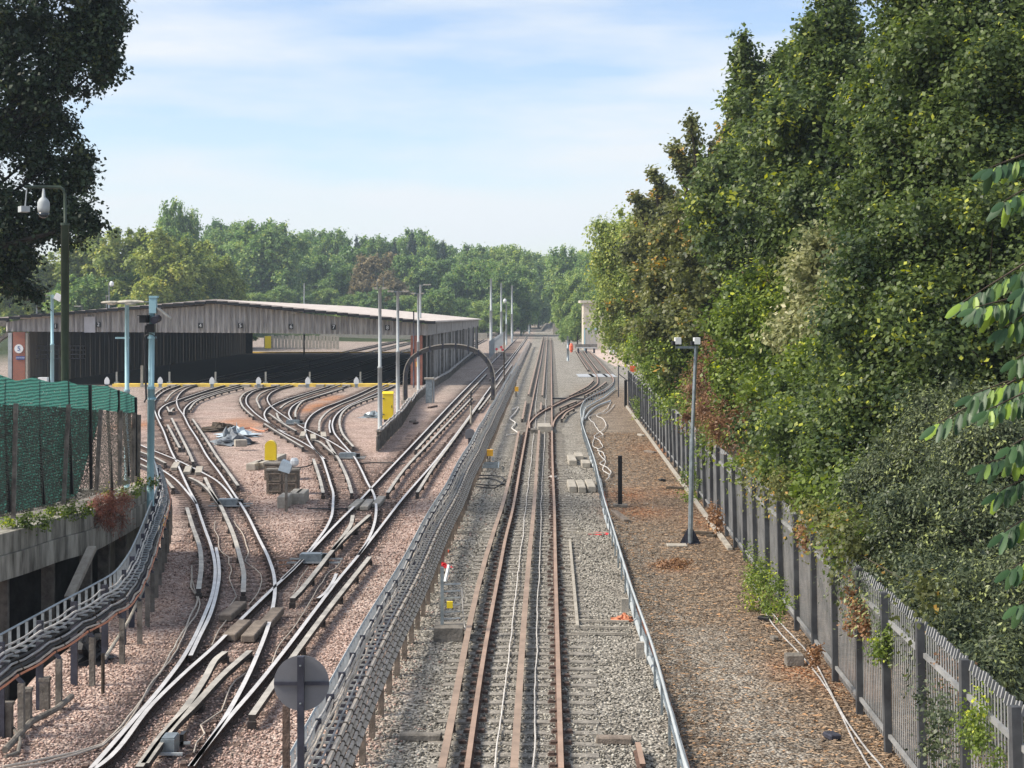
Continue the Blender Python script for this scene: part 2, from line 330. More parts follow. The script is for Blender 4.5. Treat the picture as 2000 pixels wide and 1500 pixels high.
def groundmat():
    m=bpy.data.materials.new('ballast and litter'); m.use_nodes=True; t=m.node_tree; b=t.nodes['Principled BSDF']; K=t.links.new
    b.inputs['Roughness'].default_value=.95; b.inputs['Specular IOR Level'].default_value=.15
    tc=nd(t,'ShaderNodeTexCoord'); at=nd(t,'ShaderNodeAttribute',attribute_name='mask'); sep=nd(t,'ShaderNodeSeparateColor'); K(at.outputs['Color'],sep.inputs[0])
    vo=nd(t,'ShaderNodeTexVoronoi'); vo.inputs['Scale'].default_value=17; K(tc.outputs['Object'],vo.inputs['Vector'])
    sv=nd(t,'ShaderNodeSeparateColor'); K(vo.outputs['Color'],sv.inputs[0])
    n=nd(t,'ShaderNodeTexNoise'); n.inputs['Scale'].default_value=.6; n.inputs['Detail'].default_value=8; n.inputs['Roughness'].default_value=.7; K(tc.outputs['Object'],n.inputs['Vector'])
    def ramp(src,stops):
        r=nd(t,'ShaderNodeValToRGB'); e=r.color_ramp.elements
        e[0].position=stops[0][0]; e[0].color=(*stops[0][1],1); e[1].position=stops[-1][0]; e[1].color=(*stops[-1][1],1)
        for p,c in stops[1:-1]: x=e.new(p); x.color=(*c,1)
        K(src,r.inputs[0]); return r.outputs[0]
    grey=ramp(sv.outputs[0],[(0,(.10,.092,.078)),(.5,(.28,.26,.225)),(1,(.52,.49,.43))])
    pk=ramp(sv.outputs[0],[(0,(.19,.132,.11)),(.5,(.45,.325,.275)),(1,(.69,.55,.48))])
    lt=ramp(sv.outputs[1],[(0,(.07,.052,.038)),(.5,(.225,.172,.125)),(1,(.43,.34,.255))])
    og=ramp(sv.outputs[2],[(0,(.25,.10,.04)),(1,(.62,.30,.15))])
    gr=ramp(n.outputs['Fac'],[(.3,(.03,.045,.02)),(.7,(.07,.09,.035))])
    bk=ramp(sv.outputs[0],[(0,(.015,.014,.014)),(1,(.05,.045,.042))])  # near-black for the painted shed shade, also grease by the rails
    def mix(f,a,c,mode='MIX'):
        x=nd(t,'ShaderNodeMixRGB',blend_type=mode)
        if isinstance(f,float): x.inputs[0].default_value=f
        else: K(f,x.inputs[0])
        K(a,x.inputs[1]); K(c,x.inputs[2]); return x.outputs[0]
    def math_(op,a,bv):
        x=nd(t,'ShaderNodeMath',operation=op); K(a,x.inputs[0])
        if isinstance(bv,float): x.inputs[1].default_value=bv
        else: K(bv,x.inputs[1])
        x.use_clamp=True; return x.outputs[0]
    c=mix(sep.outputs[0],grey,pk); c=mix(sep.outputs[1],c,lt); c=mix(sep.outputs[2],c,og)
    big=ramp(n.outputs['Fac'],[(.3,(.62,.60,.58)),(.7,(1.25,1.25,1.25))]); c=mix(.8,c,big,'MULTIPLY')
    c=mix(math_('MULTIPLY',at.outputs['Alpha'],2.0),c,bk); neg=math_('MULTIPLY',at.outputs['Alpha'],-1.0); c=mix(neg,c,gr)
    K(c,b.inputs['Base Color'])
    bp=nd(t,'ShaderNodeBump',invert=True); bp.inputs['Strength'].default_value=1; bp.inputs['Distance'].default_value=.06; K(vo.outputs['Distance'],bp.inputs['Height']); K(bp.outputs[0],b.inputs['Normal'])
    return m
M['ground']=groundmat()
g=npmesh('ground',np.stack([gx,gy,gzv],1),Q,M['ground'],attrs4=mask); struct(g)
# loose stones, leaves and needles lying on it near the camera
def stones():
    n=95000
    y=22+60*RNG.random(n)**1.7; x=RNG.uniform(-9.0,1,n)*1.0; half=.32*y
    x=RNG.uniform(-1,1,n)*half; edge=2.9+.02*(y-26)
    keep=(x<edge+RNG.normal(0,.6,n))&(x>-9-.06*(y-30)); x=x[keep];y=y[keep]; n=len(x)
    base=np.array([(1,0,0),(0,1,0),(-1,0,0),(0,-1,0),(0,0,.8),(0,0,-.6)])
    s=RNG.uniform(.016,.036,n)[:,None,None]*np.where(y>45,1.35,1)[:,None,None]
    V=base[None]*s*RNG.uniform(.6,1.4,(n,6,1)); th=RNG.uniform(0,6.3,n); c,si=np.cos(th),np.sin(th)
    tl=RNG.uniform(-.6,.6,n); ct,st=np.cos(tl),np.sin(tl)
    X=V[...,0]; Z=V[...,2]*ct[:,None]+X*st[:,None]; X=X*ct[:,None]-V[...,2]*st[:,None]; Y=V[...,1]
    V=np.stack([X*c[:,None]-Y*si[:,None]+x[:,None],X*si[:,None]+Y*c[:,None]+y[:,None],Z+.012],-1)
    tri=np.array([(0,1,4),(1,2,4),(2,3,4),(3,0,4),(1,0,5),(2,1,5),(3,2,5),(0,3,5)])
    Fc=(np.arange(n)[:,None,None]*6+tri[None]).reshape(-1,3)
    pk=1/(1+np.exp((x-(-2.6+.02*(y-26)))*3)); return V.reshape(-1,3),Fc,np.repeat(np.where(RNG.random(n)<pk,.5,0)+RNG.random(n)*.48,8)
def stonemat():
    m=bpy.data.materials.new('loose ballast stone'); m.use_nodes=True; t=m.node_tree; b=t.nodes['Principled BSDF']; b.inputs['Roughness'].default_value=.9
    a=nd(t,'ShaderNodeAttribute',attribute_name='tint'); r=nd(t,'ShaderNodeValToRGB'); r.color_ramp.interpolation='LINEAR'; e=r.color_ramp.elements
    e[0].position=0; e[0].color=(.06,.055,.045,1); e[1].position=1; e[1].color=(.58,.44,.38,1)
    for p,c in [(.25,(.24,.225,.19,1)),(.48,(.50,.48,.42,1)),(.51,(.16,.105,.085,1)),(.75,(.42,.285,.235,1))]: x=e.new(p); x.color=c
    t.links.new(a.outputs['Fac'],r.inputs[0]); t.links.new(r.outputs[0],b.inputs['Base Color']); return m
V,Fc,tt=stones(); o=npmesh('ballast_stones',V,Fc,stonemat(),attr=tt,fn=3); tag(o,'loose pink and grey ballast stones lying over the track bed','ballast',kind='stuff')
def litter():
    n=70000; y=23+75*RNG.random(n)**1.5; e=2.7+.02*(y-26); wv=6.3+.02*(y-26)-e
    u=RNG.random(n); u=1-(1-u)**1.0; x=e+wv*np.where(RNG.random(n)<.45,1-RNG.random(n)**2,u)
    kp=RNG.random(n)>.72*np.exp(-((x-4.3)/.9)**2)*(y<38); x=x[kp]; y=y[kp]; n=len(x)
    a=RNG.uniform(0,6.3,n); long=RNG.random(n)<.3; l=np.where(long,RNG.uniform(.05,.14,n),RNG.uniform(.02,.05,n)); wd=np.where(long,.006,l*.5)
    dx,dy=np.cos(a)*l,np.sin(a)*l; qx,qy=-np.sin(a)*wd,np.cos(a)*wd; z=.012+RNG.random(n)*.02
    V=np.stack([np.stack([x-dx,y-dy,z],-1),np.stack([x+qx,y+qy,z+.012],-1),np.stack([x+dx,y+dy,z+RNG.random(n)*.02],-1),np.stack([x-qx,y-qy,z],-1)],1)
    return V.reshape(-1,3),np.arange(4*n).reshape(-1,4),RNG.random(n)
V,Fq,tt=litter(); o=npmesh('leaf_litter',V,Fq,leafmat('brown leaf litter',(.08,.055,.038),(.38,.28,.19),(.52,.30,.15),trans=.05,rough=.9),attr=tt); tag(o,'brown dead leaves and twigs scattered along the fence foot','leaf litter',kind='stuff')

# ------------------------------------------------------------------ tracks
RAIL=[(-.07,-.16),(.07,-.16),(.07,-.14),(.014,-.115),(.014,-.045),(.043,-.03),(.043,0),(-.043,0),(-.043,-.03),(-.014,-.045),(-.014,-.115),(-.07,-.14)]
RT=(6,)
COND=[(-.05,-.11),(.05,-.11),(.062,0),(-.062,0)]; CT=(2,)
ZR,ZC=.17,.25
KDIR=np.array([.0207,1.0])
def ext(path,y1):
    """carry a rail on in a straight line from its first point away from the camera to depth y1"""
    p=path[0]; n=max(2,int((y1-p[1])/12)); return [(p[0]+KDIR[0]*(y1-p[1])*(1-i/n),y1-(y1-p[1])*i/n,p[2]) for i in range(n)]+list(path)
def sleepmesh(name,length,m,chairs=True,gauge=.7175):
    b=MB(); b.box((0,0,-.03),(length,.25,.12))
    if chairs:
        for s in (-1,1):
            for q in (-1,1): b.box((s*gauge+q*.115,0,.055),(.09,.15,.05),mi=1)
            b.box((s*gauge,0,.035),(.36,.20,.012),mi=1)
    o=b.build(name,[m,M['chair']]); me=o.data; bpy.data.objects.remove(o); return me
SM_Y=sleepmesh('sleeper',2.6,M['sleeper']); SM_G=sleepmesh('sleeper',2.75,M['sleeper_grey'])
RAILPTS=[]
def track(label,rails,conds,ties,rust=False,group='railway tracks in the yard',extend=None,maxs=100,step=.72,cext=()):
    loc=Vector(U(*rails[0][len(rails[0])//2],0)); t=thing('railway_track',label,'track',loc,group)
    s=M['rail_side_brown'] if rust else M['rail_side']; tp=M['rail_top_rust'] if rust else M['rail_top']
    W=[]
    for rp in rails[:2]: RAILPTS.append((np.array(gpath(rp,0,10)),rust))
    for i,rp in enumerate(rails):
        p=gpath(rp,ZR)
        if extend and i<2: p=ext(p,extend)
        W.append(p); MB().sweep(p,RAIL,RT).build('running_rail',[s,tp],t)
    for ci,cp in enumerate(conds):
        p=gpath(cp,ZC)
        if extend and ci in cext: p=ext(p,extend)
        b=MB().sweep(p,COND,CT)
        for q in resample(p,3.0)[:60]: b.box((q[0],q[1],.07),(.14,.14,.142))
        b.build('conductor_rail',[M['cond_side'],M['cond_top_rust'] if rust else M['cond_top']],t)
    pos=[]
    for a,b in ties:
        A=gpath(a,0) ; B=gpath(b,0)
        if extend and len(pos)==0: A=ext(A,extend); B=ext(B,extend)
        A=resample(A,step*.5); L_=np.linalg.norm(np.diff(A,axis=0),axis=1).sum(); n=max(2,int(L_/step))
        A=resample(A,L_/n-1e-6); B=np.array(B)
        for p in A:
            j=np.argmin(np.hypot(B[:,0]-p[0],B[:,1]-p[1]))
            # project on the segments next to the nearest vertex
            best=None
            for k in (j-1,j):
                if 0<=k<len(B)-1:
                    u=B[k+1]-B[k]; l2=(u[:2]@u[:2])
                    tt=np.clip(((p-B[k])[:2]@u[:2])/max(l2,1e-9),0,1); q=B[k]+u*tt; d=np.hypot(*(q-p)[:2])
                    if best is None or d<best[0]: best=(d,q)
            if best is None or best[0]>3.3 or best[0]<.9: continue
            q=best[1]; c=(p+q)/2; ang=math.atan2(q[1]-p[1],q[0]-p[0]); pos.append((c[0],c[1],ang,best[0]))
    pos.sort(key=lambda a:a[1]); me=SM_G if rust else SM_Y
    rest=MB(); k=0
    for c in pos:
        z=random.uniform(-.012,.006)-(0 if rust else .022); a=c[2]+random.uniform(-.012,.012)
        if k<maxs and c[1]<150:
            o=link(bpy.data.objects.new('sleeper',me)); o.parent=t; o.location=Vector((c[0]+random.uniform(-.04,.04),c[1],z))-loc; o.rotation_euler=(0,0,a)
            o.scale=(random.uniform(.96,1.04)*max(1,c[3]/1.45),random.uniform(.85,1.1),1); k+=1
        elif c[1]<420: rest.box((c[0],c[1],-.03+z),(2.6,.25,.12),a)
    if rest.v: tag(rest.build('sleeper',M['sleeper_grey'] if rust else M['sleeper'],t),kind='stuff')
    return t
Rl=[(912,1500),(946,1272),(975,1115),(988,1048),(1000,1000),(1018,900),(1040,783),(1057,700),(1063,665),(1067,648)][::-1]
Rr=[(1096,1500),(1090,1300),(1084,1060),(1083,1000),(1079,900),(1078,833),(1077,733),(1076,665),(1075,648)][::-1]
track('straight track with rusty orange rails and grey sleepers running away up the middle',[Rl,Rr],
 [[(862,1500),(966,1032),(977,1000),(1002,900),(1013,842)][::-1],[(1020,818),(1027,783)][::-1],[(1032,770),(1050,700),(1063,650)][::-1],
  [(1004,1500),(1026,1180),(1036,1060),(1042,1000),(1049,900),(1053,840)][::-1],[(1056,800),(1057,786)][::-1],[(1059,772),(1064,720),(1070,650)][::-1]],
 [(Rl,Rr)],rust=True,group=None,maxs=100)
Ml=[(185,1500),(200,1490),(300,1372),(360,1314),(416,1264),(480,1200),(515,1166),(536,1146),(572,1112),(605,1078),(657,1023),(700,980),(726,952),(823,850),(887,782),(957,712),(1030,640)][::-1]
Mr=[(372,1496),(440,1410),(500,1340),(562,1262),(628,1174),(657,1136),(696,1089),(741,1032),(781,980),(850,900),(880,862),(957,757),(991,712),(1043,641)][::-1]
track('long diagonal track with bright rails beside the central cable run, passing under the arch',[Ml,Mr,[(657,1120),(652,1132),(632,1160),(621,1168)]],
 [[(950,730),(860,826),(812,878)],[(922,776),(840,862),(780,928),(757,962)],[(957,740),(990,706),(1038,644)],[(1000,712),(957,772),(935,800)],[(945,776),(880,866),(846,912),(815,961)],
  [(722,1087),(683,1136),(652,1175),(562,1296),(492,1396)],[(722,1005),(683,1040),(650,1074),(618,1114),(583,1156),(571,1168)],[(689,1006),(686,1022),(675,1040),(657,1064),(650,1074)],
  [(440,1272),(424,1284),(400,1324),(370,1370),(335,1414),(312,1440),(272,1497)],[(488,1270),(440,1312),(376,1380),(342,1414),(320,1440),(283,1490)]],
 [(Ml,Mr)])
L1l=[(354,751),(336,757),(320,764),(306,776),(299,790),(304,808),(320,843),(334,880),(344,900),(356,927),(370,957),(383,982),(391,1006),(401,1035),(413,1069),(420,1104),(419,1137),(413,1166),(402,1195),(360,1280),(316,1340),(260,1406),(178,1500)]
L1r=[(388,751),(365,758),(350,770),(345,780),(348,796),(358,810),(368,830),(386,858),(404,890),(425,918),(450,954),(480,1000),(506,1052),(525,1091),(535,1123),(537,1150),(531,1195),(500,1284),(440,1400),(374,1496)]
track('curved track nearest the retaining wall, sweeping from the shed to the bottom of the yard',[L1l,L1r,[(422,1069),(427,1098),(428,1123),(423,1156),(411,1198),(388,1246),(372,1280)]],
 [[(332,753),(316,759),(306,766),(296,778),(291,790),(290,802)],[(360,755),(344,762),(332,771),(326,779),(322,784)],[(335,816),(352,850),(372,890),(377,902)],[(327,829),(338,850),(351,874)],[(376,818),(399,852),(423,890),(445,920),(465,948)],
  [(400,932),(418,968),(430,986),(440,1007),(454,1039),(467,1081),(476,1121),(475,1156)],[(365,991),(376,1027),(391,1073),(393,1104),(388,1150)]],
 [(L1l[:-5],L1r[:-4])],extend=400,cext=(1,))
L2l=[(430,754),(400,763),(370,773),(344,782),(330,787),(318,794),(311,802),(310,808),(314,818)]
L2r=[(462,755),(420,767),(388,778),(368,790),(360,800),(359,810)]
track('short curved track joining from the fifth shed opening behind the pale blue pole',[L2l,L2r],
 [[(448,755),(420,763),(395,770),(375,777),(361,782)],[(475,756),(410,773),(380,786),(369,800)],[(326,794),(331,804)],[(340,796),(335,800),(334,804)]],[(L2l,L2r)],extend=400,cext=(0,))
Kl=[(240,882),(270,893),(303,910),(325,923),(345,938),(365,960),(378,976),(384,984)]
Kr=[(240,850),(273,868),(303,881),(323,889),(345,898),(370,910),(400,925),(425,940),(445,960),(459,982)]
track('track coming out from behind the green fence across the curved track',[Kl,Kr],
 [[(240,893),(280,909),(303,920),(320,933),(338,953)],[(240,870),(280,884),(303,893),(323,904)],[(370,932),(390,942),(410,960),(422,976),(430,986)]],[(Kl,Kr)])
L3l=[(535,754),(510,759),(490,767),(481,777),(481,787),(490,799),(506,813),(530,829),(550,843),(580,858),(600,869),(615,879),(626,890),(637,917),(645,943),(651,965),(650.5,980),(648,1006),(639,1027),(621,1053),(597,1084),(572,1110),(550,1131)]
L3r=[(572,752),(540,761),(527,769),(522,778),(526,789),(535,798),(550,809),(570,822),(597,838),(620,849),(640,859),(670,877),(690,890)]
track('track with an S bend from the sixth shed opening down to the diagonal track',[L3l,L3r],
 [[(514,756),(490,762),(475,770),(469,780),(472,790),(483,803),(495,813)],[(516,827),(530,836),(560,854),(592,873)],[(542,757),(520,763),(506,771),(501,780),(505,790),(508,797)],[(525,807),(540,818),(560,831),(578,841)],[(540,806),(543,815),(552,825)],
  [(612,896),(620,920),(626,940),(631,962)]],
 [(L3l[:13],L3r)],extend=400,cext=(2,))
L4l=[(635,756),(590,770),(555,781),(535,790),(520,800),(516,809),(519,818),(530,829),(545,839),(558,844)]
L4r=[(669,756),(640,766),(606,777),(580,787),(568,797),(564,808),(568,817),(581,829)]
track('curved track from the seventh shed opening joining beside the dry orange grass',[L4l,L4r],
 [[(643,758),(600,771),(570,782),(555,790),(547,797)],[(670,758),(640,767),(610,776),(590,784),(580,796),(577,804),(577,814)]],[(L4l,L4r)],extend=400,cext=(0,))
L5l=[(725,757),(690,773),(660,785),(625,799),(605,814),(597,828),(596,840),(600,855),(612,875),(620,884),(634,896)]
L5r=[(765,755),(739,766),(700,783),(670,798),(654,814),(649,828),(652,843),(665,861),(680,878),(691,891),(705,916),(720,947),(728,960),(733,975),(734,1006),(728.5,1031),(715,1061),(700,1084)]
track('wide curved track from the eighth shed opening crossing the diagonal track',[L5l,L5r,[(645,820),(643,832),(645,845)]],
 [[(736,759),(695,778),(660,792),(637,806),(625,821),(623,842)],[(610,860),(616,860),(645,880),(658,891),(668,910),(680,938),(687,963)],[(638,860),(650,880),(656,889)],[(739,772),(700,786),(680,795),(666,810),(663,825),(667,842),(690,872)]],
 [(L5l,L5r[:10]),(L3l[12:],L5r[9:])],extend=400,cext=(0,))
Sl=[(1131,685),(1145,705),(1160,725),(1167,738),(1167,747),(1156,758),(1114,776),(1079,793),(1058,804),(1041,818),(1034,827),(1034,836)]
Sr=[(1150,685),(1170,706),(1188,727),(1198,741),(1197,748),(1184,761),(1156,773),(1128,790),(1100,804),(1083,821),(1079,834)]
track('short rusty siding curving off to the right buffer stop',[Sl,Sr],
 [[(1125,685),(1138,706),(1149,722)],[(1140,685),(1155,706),(1169,724)],[(1159,742),(1149,752),(1130,763),(1113,772)],[(1184,745),(1170,756),(1142,772)],[(1125,783),(1110,789),(1094,796)],[(1121,797),(1105,807),(1097,818)]],[(Sl,Sr)],rust=True,group=None)

FTl=[(930,631),(975,632),(1010,634),(1035,638),(1053,645)]; FTr=[(930,634),(972,635),(1003,637.5),(1026,642),(1041,650)]
track('far track curving off to the left under the masts at the end of the line',[FTl,FTr],[],[(FTl,FTr)],group=None)
FUl=[(1000,627.5),(1030,631),(1052,637),(1067,649)]; FUr=[(1003,629),(1032,633),(1056,639),(1075,649)]
track('far end of the straight track bending left into the trees',[FUl,FUr],[],[(FUl,FUr)],group=None)
# greasy brake dust along the rails, kept in the ground's mask
near=(gy<170)&(np.abs(gx)<60); ix=np.where(near)[0]; dirt=np.zeros(len(ix))
for pts,ru in RAILPTS:
    q=resample(pts,.4); q=q[q[:,1]<175]
    for c in range(0,len(q),60):
        seg=q[c:c+60]; y0,y1=seg[:,1].min()-2,seg[:,1].max()+2; sel=np.where((gy[ix]>y0)&(gy[ix]<y1)&(gx[ix]>seg[:,0].min()-2)&(gx[ix]<seg[:,0].max()+2))[0]
        if len(sel)==0: continue
        d=np.sqrt(((gx[ix][sel][:,None]-seg[None,:,0])**2)+((gy[ix][sel][:,None]-seg[None,:,1])**2)).min(1)
        dirt[sel]=np.maximum(dirt[sel],np.exp(-(d/.55)**2)*(.12 if ru else .34))
dirt*=.6+.8*vnoise(gx[ix],gy[ix],1.7,9)
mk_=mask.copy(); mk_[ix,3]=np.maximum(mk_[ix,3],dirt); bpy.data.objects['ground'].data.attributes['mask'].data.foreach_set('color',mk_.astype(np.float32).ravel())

# ------------------------------------------------------------------ train shed
YF,YR=160.0,277.0; SX=.0217
def fxz(px,py): a=P(px,py,YF); return a[0],a[2]
shed=thing('train_shed','long grey corrugated train shed with numbered openings and brick end pillars','train shed',(-28,YF,0))
topx=[-47.9,-46.2,-28.1,-8.0]; topz=[6.35,6.6,8.0,6.05]; botx=[-47.9,-25,-8.0]; botz=[5.1,4.95,4.72]
def ztop(x): return float(np.interp(x,topx,topz))
def zbot(x): return float(np.interp(x,botx,botz))
def corrug(x0,x1,y,amp,per,zt,zb,n=7,yo=0):
    b=MB(); k=max(2,int((x1-x0)/per*n)); v=[];f=[]
    for i in range(k+1):
        x=x0+(x1-x0)*i/k; yy=y+yo+amp*math.cos(2*math.pi*x/per); v+=[(x,yy,zb(x)),(x,yy,zt(x))]
    f=[(2*i,2*i+2,2*i+3,2*i+1) for i in range(k)]; return b.add(v,f)
pn=[-47.9,-42.3,-38.95,-33.6,-29.1,-25.2,-20.7,-16.2,-12.1,-8.0]
for i in range(len(pn)-1):
    a,b_=pn[i],pn[i+1]; d=.05*(i%2)
    corrug(a,b_-.02,YF,.115,.5,lambda x:ztop(x)-.28-(.1 if i%3==0 else 0),zbot,yo=d).build('gable_sheet',M['cladding'],shed)
MB().box((fxz(176,0)[0],YF-.16,5.75),(1.05,.05,1.5)).build('replacement_sheet',M['cladding_light'],shed)
def roofslab(xa,za,xb,zb,t=.16):
    y0,y1=YF-.9,YR+.6; s=SX*(y1-y0); b=MB()
    v=[(xa,y0,za),(xb,y0,zb),(xb+s,y1,zb-.45),(xa+s,y1,za-.45)]; v+=[(x,y,z-t) for x,y,z in v]
    return b.add(v,[(0,1,2,3),(7,6,5,4),(0,4,5,1),(1,5,6,2),(2,6,7,3),(3,7,4,0)])
roofslab(-48.5,6.42,-28.1,8.14).build('roof_slope',M['roofing'],shed)
roofslab(-28.09,8.145,-7.6,6.10).build('roof_slope',M['roofing'],shed)
b=MB()
for i in range(40):
    x=-47.9+i*1.03; 
    if x<-7.7: b.box((x,YF-.86,ztop(x)-.10),(1.06,.12,.26),mi=0,ry=0)
b.build('eaves_shadow_strip',M['black'],shed)  # black strip added as a painted shadow line under the roof edge
# right side: fascia and streaky sheets
b=MB(); n=9
for i in range(n):
    ya=YF+.05+(YR-YF)*i/n; yb=YF+(YR-YF)*(i+1)/n-.25; xa=-8.0+SX*(ya-YF); xb=-8.0+SX*(yb-YF); za=6.0-.45*i/n; zb=6.0-.45*(i+1)/n; o=.02*(i%2)
    v=[(xa+o,ya,4.72-.4*i/n),(xb+o,yb,4.72-.4*(i+1)/n),(xb+o,yb,zb),(xa+o,ya,za)]; v+=[(x-.08,y,z) for x,y,z in v]
    MB().add(v,[(0,1,2,3),(7,6,5,4),(0,4,5,1),(1,5,6,2),(2,6,7,3),(3,7,4,0)]).build('side_fascia',M['shed_side'],shed)
b=MB(); y=YF+2.4; rr=random.Random(3)
while y<YR-1:
    wd=rr.uniform(.7,1.5)*(1+ (y-YF)/90); gap=rr.uniform(.25,.9)*(1+(y-YF)/90); x=-8.25+SX*(y-YF)+rr.uniform(-.12,.12)
    b.box((x,y+wd/2,2.3-.17*(y-YF)/117),(.06,wd,4.75-.3*(y-YF)/117),rz=rr.uniform(-.06,.02),mi=0); y+=wd+gap
b.build('side_wall',M['shed_side'],shed)
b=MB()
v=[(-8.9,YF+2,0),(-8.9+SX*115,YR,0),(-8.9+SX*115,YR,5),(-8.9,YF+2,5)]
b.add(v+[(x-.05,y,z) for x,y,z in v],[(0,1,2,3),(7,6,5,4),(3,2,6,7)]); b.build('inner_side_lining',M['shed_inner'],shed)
for i in range(8):
    y=YF+6+i*15; MB().box((-8.05+SX*(y-YF)+.1,y,2.3),(.22,.3,4.6)).build('side_post',M['concrete_dark'],shed)
# left inner wall, columns
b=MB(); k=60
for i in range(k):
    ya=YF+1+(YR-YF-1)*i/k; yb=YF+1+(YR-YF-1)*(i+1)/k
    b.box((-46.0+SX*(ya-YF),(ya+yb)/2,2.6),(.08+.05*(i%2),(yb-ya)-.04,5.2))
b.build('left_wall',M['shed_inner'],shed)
for px,y in ((486,YR-1),(700,YR)): 
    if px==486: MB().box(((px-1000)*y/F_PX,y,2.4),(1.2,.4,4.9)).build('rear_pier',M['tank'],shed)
MB().box((-46.65,YF+.1,2.55),(1.15,.5,5.0)).build('brick_pillar',M['brick'],shed)
MB().box((-45.9,YF+.02,2.5),(.2,.5,4.95)).build('white_post',M['concrete'],shed)
MB().box((-47.5,YF+.02,2.5),(.35,.4,4.95)).build('white_post',M['galv_light'],shed)
MB().box((-9.05,YF+.3,2.35),(1.1,.6,4.7)).build('brick_pillar',M['brick'],shed)
MB().box((-8.75,YF-.04,3.0),(.34,.05,.25)).build('blue_plate',M['blue'],shed)
MB().box((-8.95,YF-.04,2.0),(.3,.05,.45)).build('yellow_notice',M['yellow_box'],shed)
def text(s,loc,size,m,parent,name='lettering',extr=.01):
    c=bpy.data.curves.new(name,'FONT'); c.body=s; c.size=size; c.extrude=extr; c.align_x='CENTER'; c.align_y='CENTER'; c.materials.append(m)
    q=bpy.data.objects.new(name,c); sc.collection.objects.link(q); dg=bpy.context.evaluated_depsgraph_get(); me=bpy.data.meshes.new_from_object(q.evaluated_get(dg)); bpy.data.objects.remove(q)
    o=link(bpy.data.objects.new(name,me)); r=parent
    while r.parent: r=r.parent
    o.parent=parent; o.location=Vector(loc)-ORG[r.name]; o.rotation_euler=(R(90),0,0); return o
for d,px,py in (('1',109,637),('2',193,634),('4',392,636),('5',470,636),('6',569,638),('7',652,639),('8',757,640)):
    x,z=fxz(px,py); p=MB().box((x,YF-.16,z),(.44,.05,.48)).build('number_plate',M['black'],shed); p['label']='black plate with white number '+d
    for q in ((0,.5),): text(d,(x,YF-.20,z),.50,M['white'],p,'number')
x,z=fxz(38,681); p=MB().prism([(math.cos(a/24*6.2832)*.42,math.sin(a/24*6.2832)*.42) for a in range(24)],'y',(x,YF-.2,z),.05).build('round_sign',M['white'],shed); text('5',(x,YF-.24,z),.62,M['blue'],p,'number')
x,z=fxz(41,699); p=MB().box((x,YF-.2,z),(.80,.05,.30)).build('name_plate',M['blue'],shed); text('WHETSTONE',(x,YF-.24,z),.14,M['white'],p)
for q in (0,1): MB().box((-20.6+q*0,YF-.35,6.85),(.55,.35,.12)).build('gable_lamp',M['lampshell'],shed) if q==0 else None
b=MB()
for z in (2.5,2.9,3.3,3.7): b.bar((-45.5,YF+1.5,z),(-40.8,YF+1.5,z),.07)
for i in range(14): b.bar((-45.4+i*.34,YF+1.5,2.5),(-45.4+i*.34,YF+1.5,3.7),.04)
b.build('inner_grille',M['black'],shed)
# covered walkway at the very left of the shed
t=thing('footbridge_ramp','grey sloping walkway rising to the left edge beside the shed','walkway',(-49,YF+2,0))
MB().bar((-48.2,YF+2,4.9),(-54,YF+2,.9),.9,.35).build('sloping_beam',M['concrete_dark'],t)
MB().box((-53,YF+2.5,6.0),(9,1.0,.9)).build('upper_beam',M['concrete_dark'],t)
MB().box((-48.3,YF+3.5,2.4),(.5,.5,4.8)).build('support',M['galv_light'],t)
# yellow walkways in front of and behind the shed
t=thing('yellow_walkway','yellow painted edge board laid across the tracks in front of the shed','walkway edge',(-24,157.5,0))
MB().box((-23.8,157.6,.13),(26.6,1.6,.26)).build('edge_board',M['walk_yellow'],t)
b=MB()
for px in (282,335,365,456,480,505,537,590,625,645,676,768): b.box(((px-CX)*156/F_PX,156.3,.12),(.7,1.1,.22))
b.build('end_block',M['concrete'],t)
t=thing('yellow_walkway','yellow painted edge board across the tracks at the back of the shed','walkway edge',(-30,278,0))
MB().box((-28,278.2,.12),(32,.8,.2)).build('edge_board',M['walk_yellow'],t)

def shunt_signal(x,y,label):
    t=thing('shunt_signal',label,'signal',(x,y,0),'white shunting signals before the shed')
    o=[(-.22,0),(.22,0),(.24,.3),(.15,.52),(0,.66),(-.15,.52),(-.24,.3)]
    MB().prism([(a,b+.35) for a,b in o],'y',(x,y,0),.12).build('signal_face',M['white'],t)
    MB().box((x,y,.18),(.28,.2,.36)).build('foot',M['galv'],t); return t
sp=[(209,'half hidden behind the green pole'),(313,'just right of the pale blue pole'),(414,'under the number 4 plate'),(505,'under the number 5 plate'),(601,'between number 6 and 7 plates'),(696,'left of the grey lamp posts')]
for px,s in sp: shunt_signal((px-CX)*155/F_PX,155,'small white spade shaped shunting signal '+s)
for px,s in [(228,'beside the first signal'),(331,'right of the pale blue pole'),(421,'below number 4'),(519,'below the gap after number 5'),(605,'between numbers 6 and 7'),(704,'nearest the grey lamp posts')]:
    x=(px-CX)*162/F_PX; t=thing('aerial_post','short post with black aerial at the shed mouth '+s,'post',(x,162,0),'aerial posts at the shed mouth')
    MB().box((x,162,.65),(.16,.16,1.1)).box((x,162,.12),(.42,.42,.24)).build('post',M['lens'],t)
    MB().tube([(x,162,1.2),(x,162,2.2)],.02,5).build('aerial',M['black'],t)

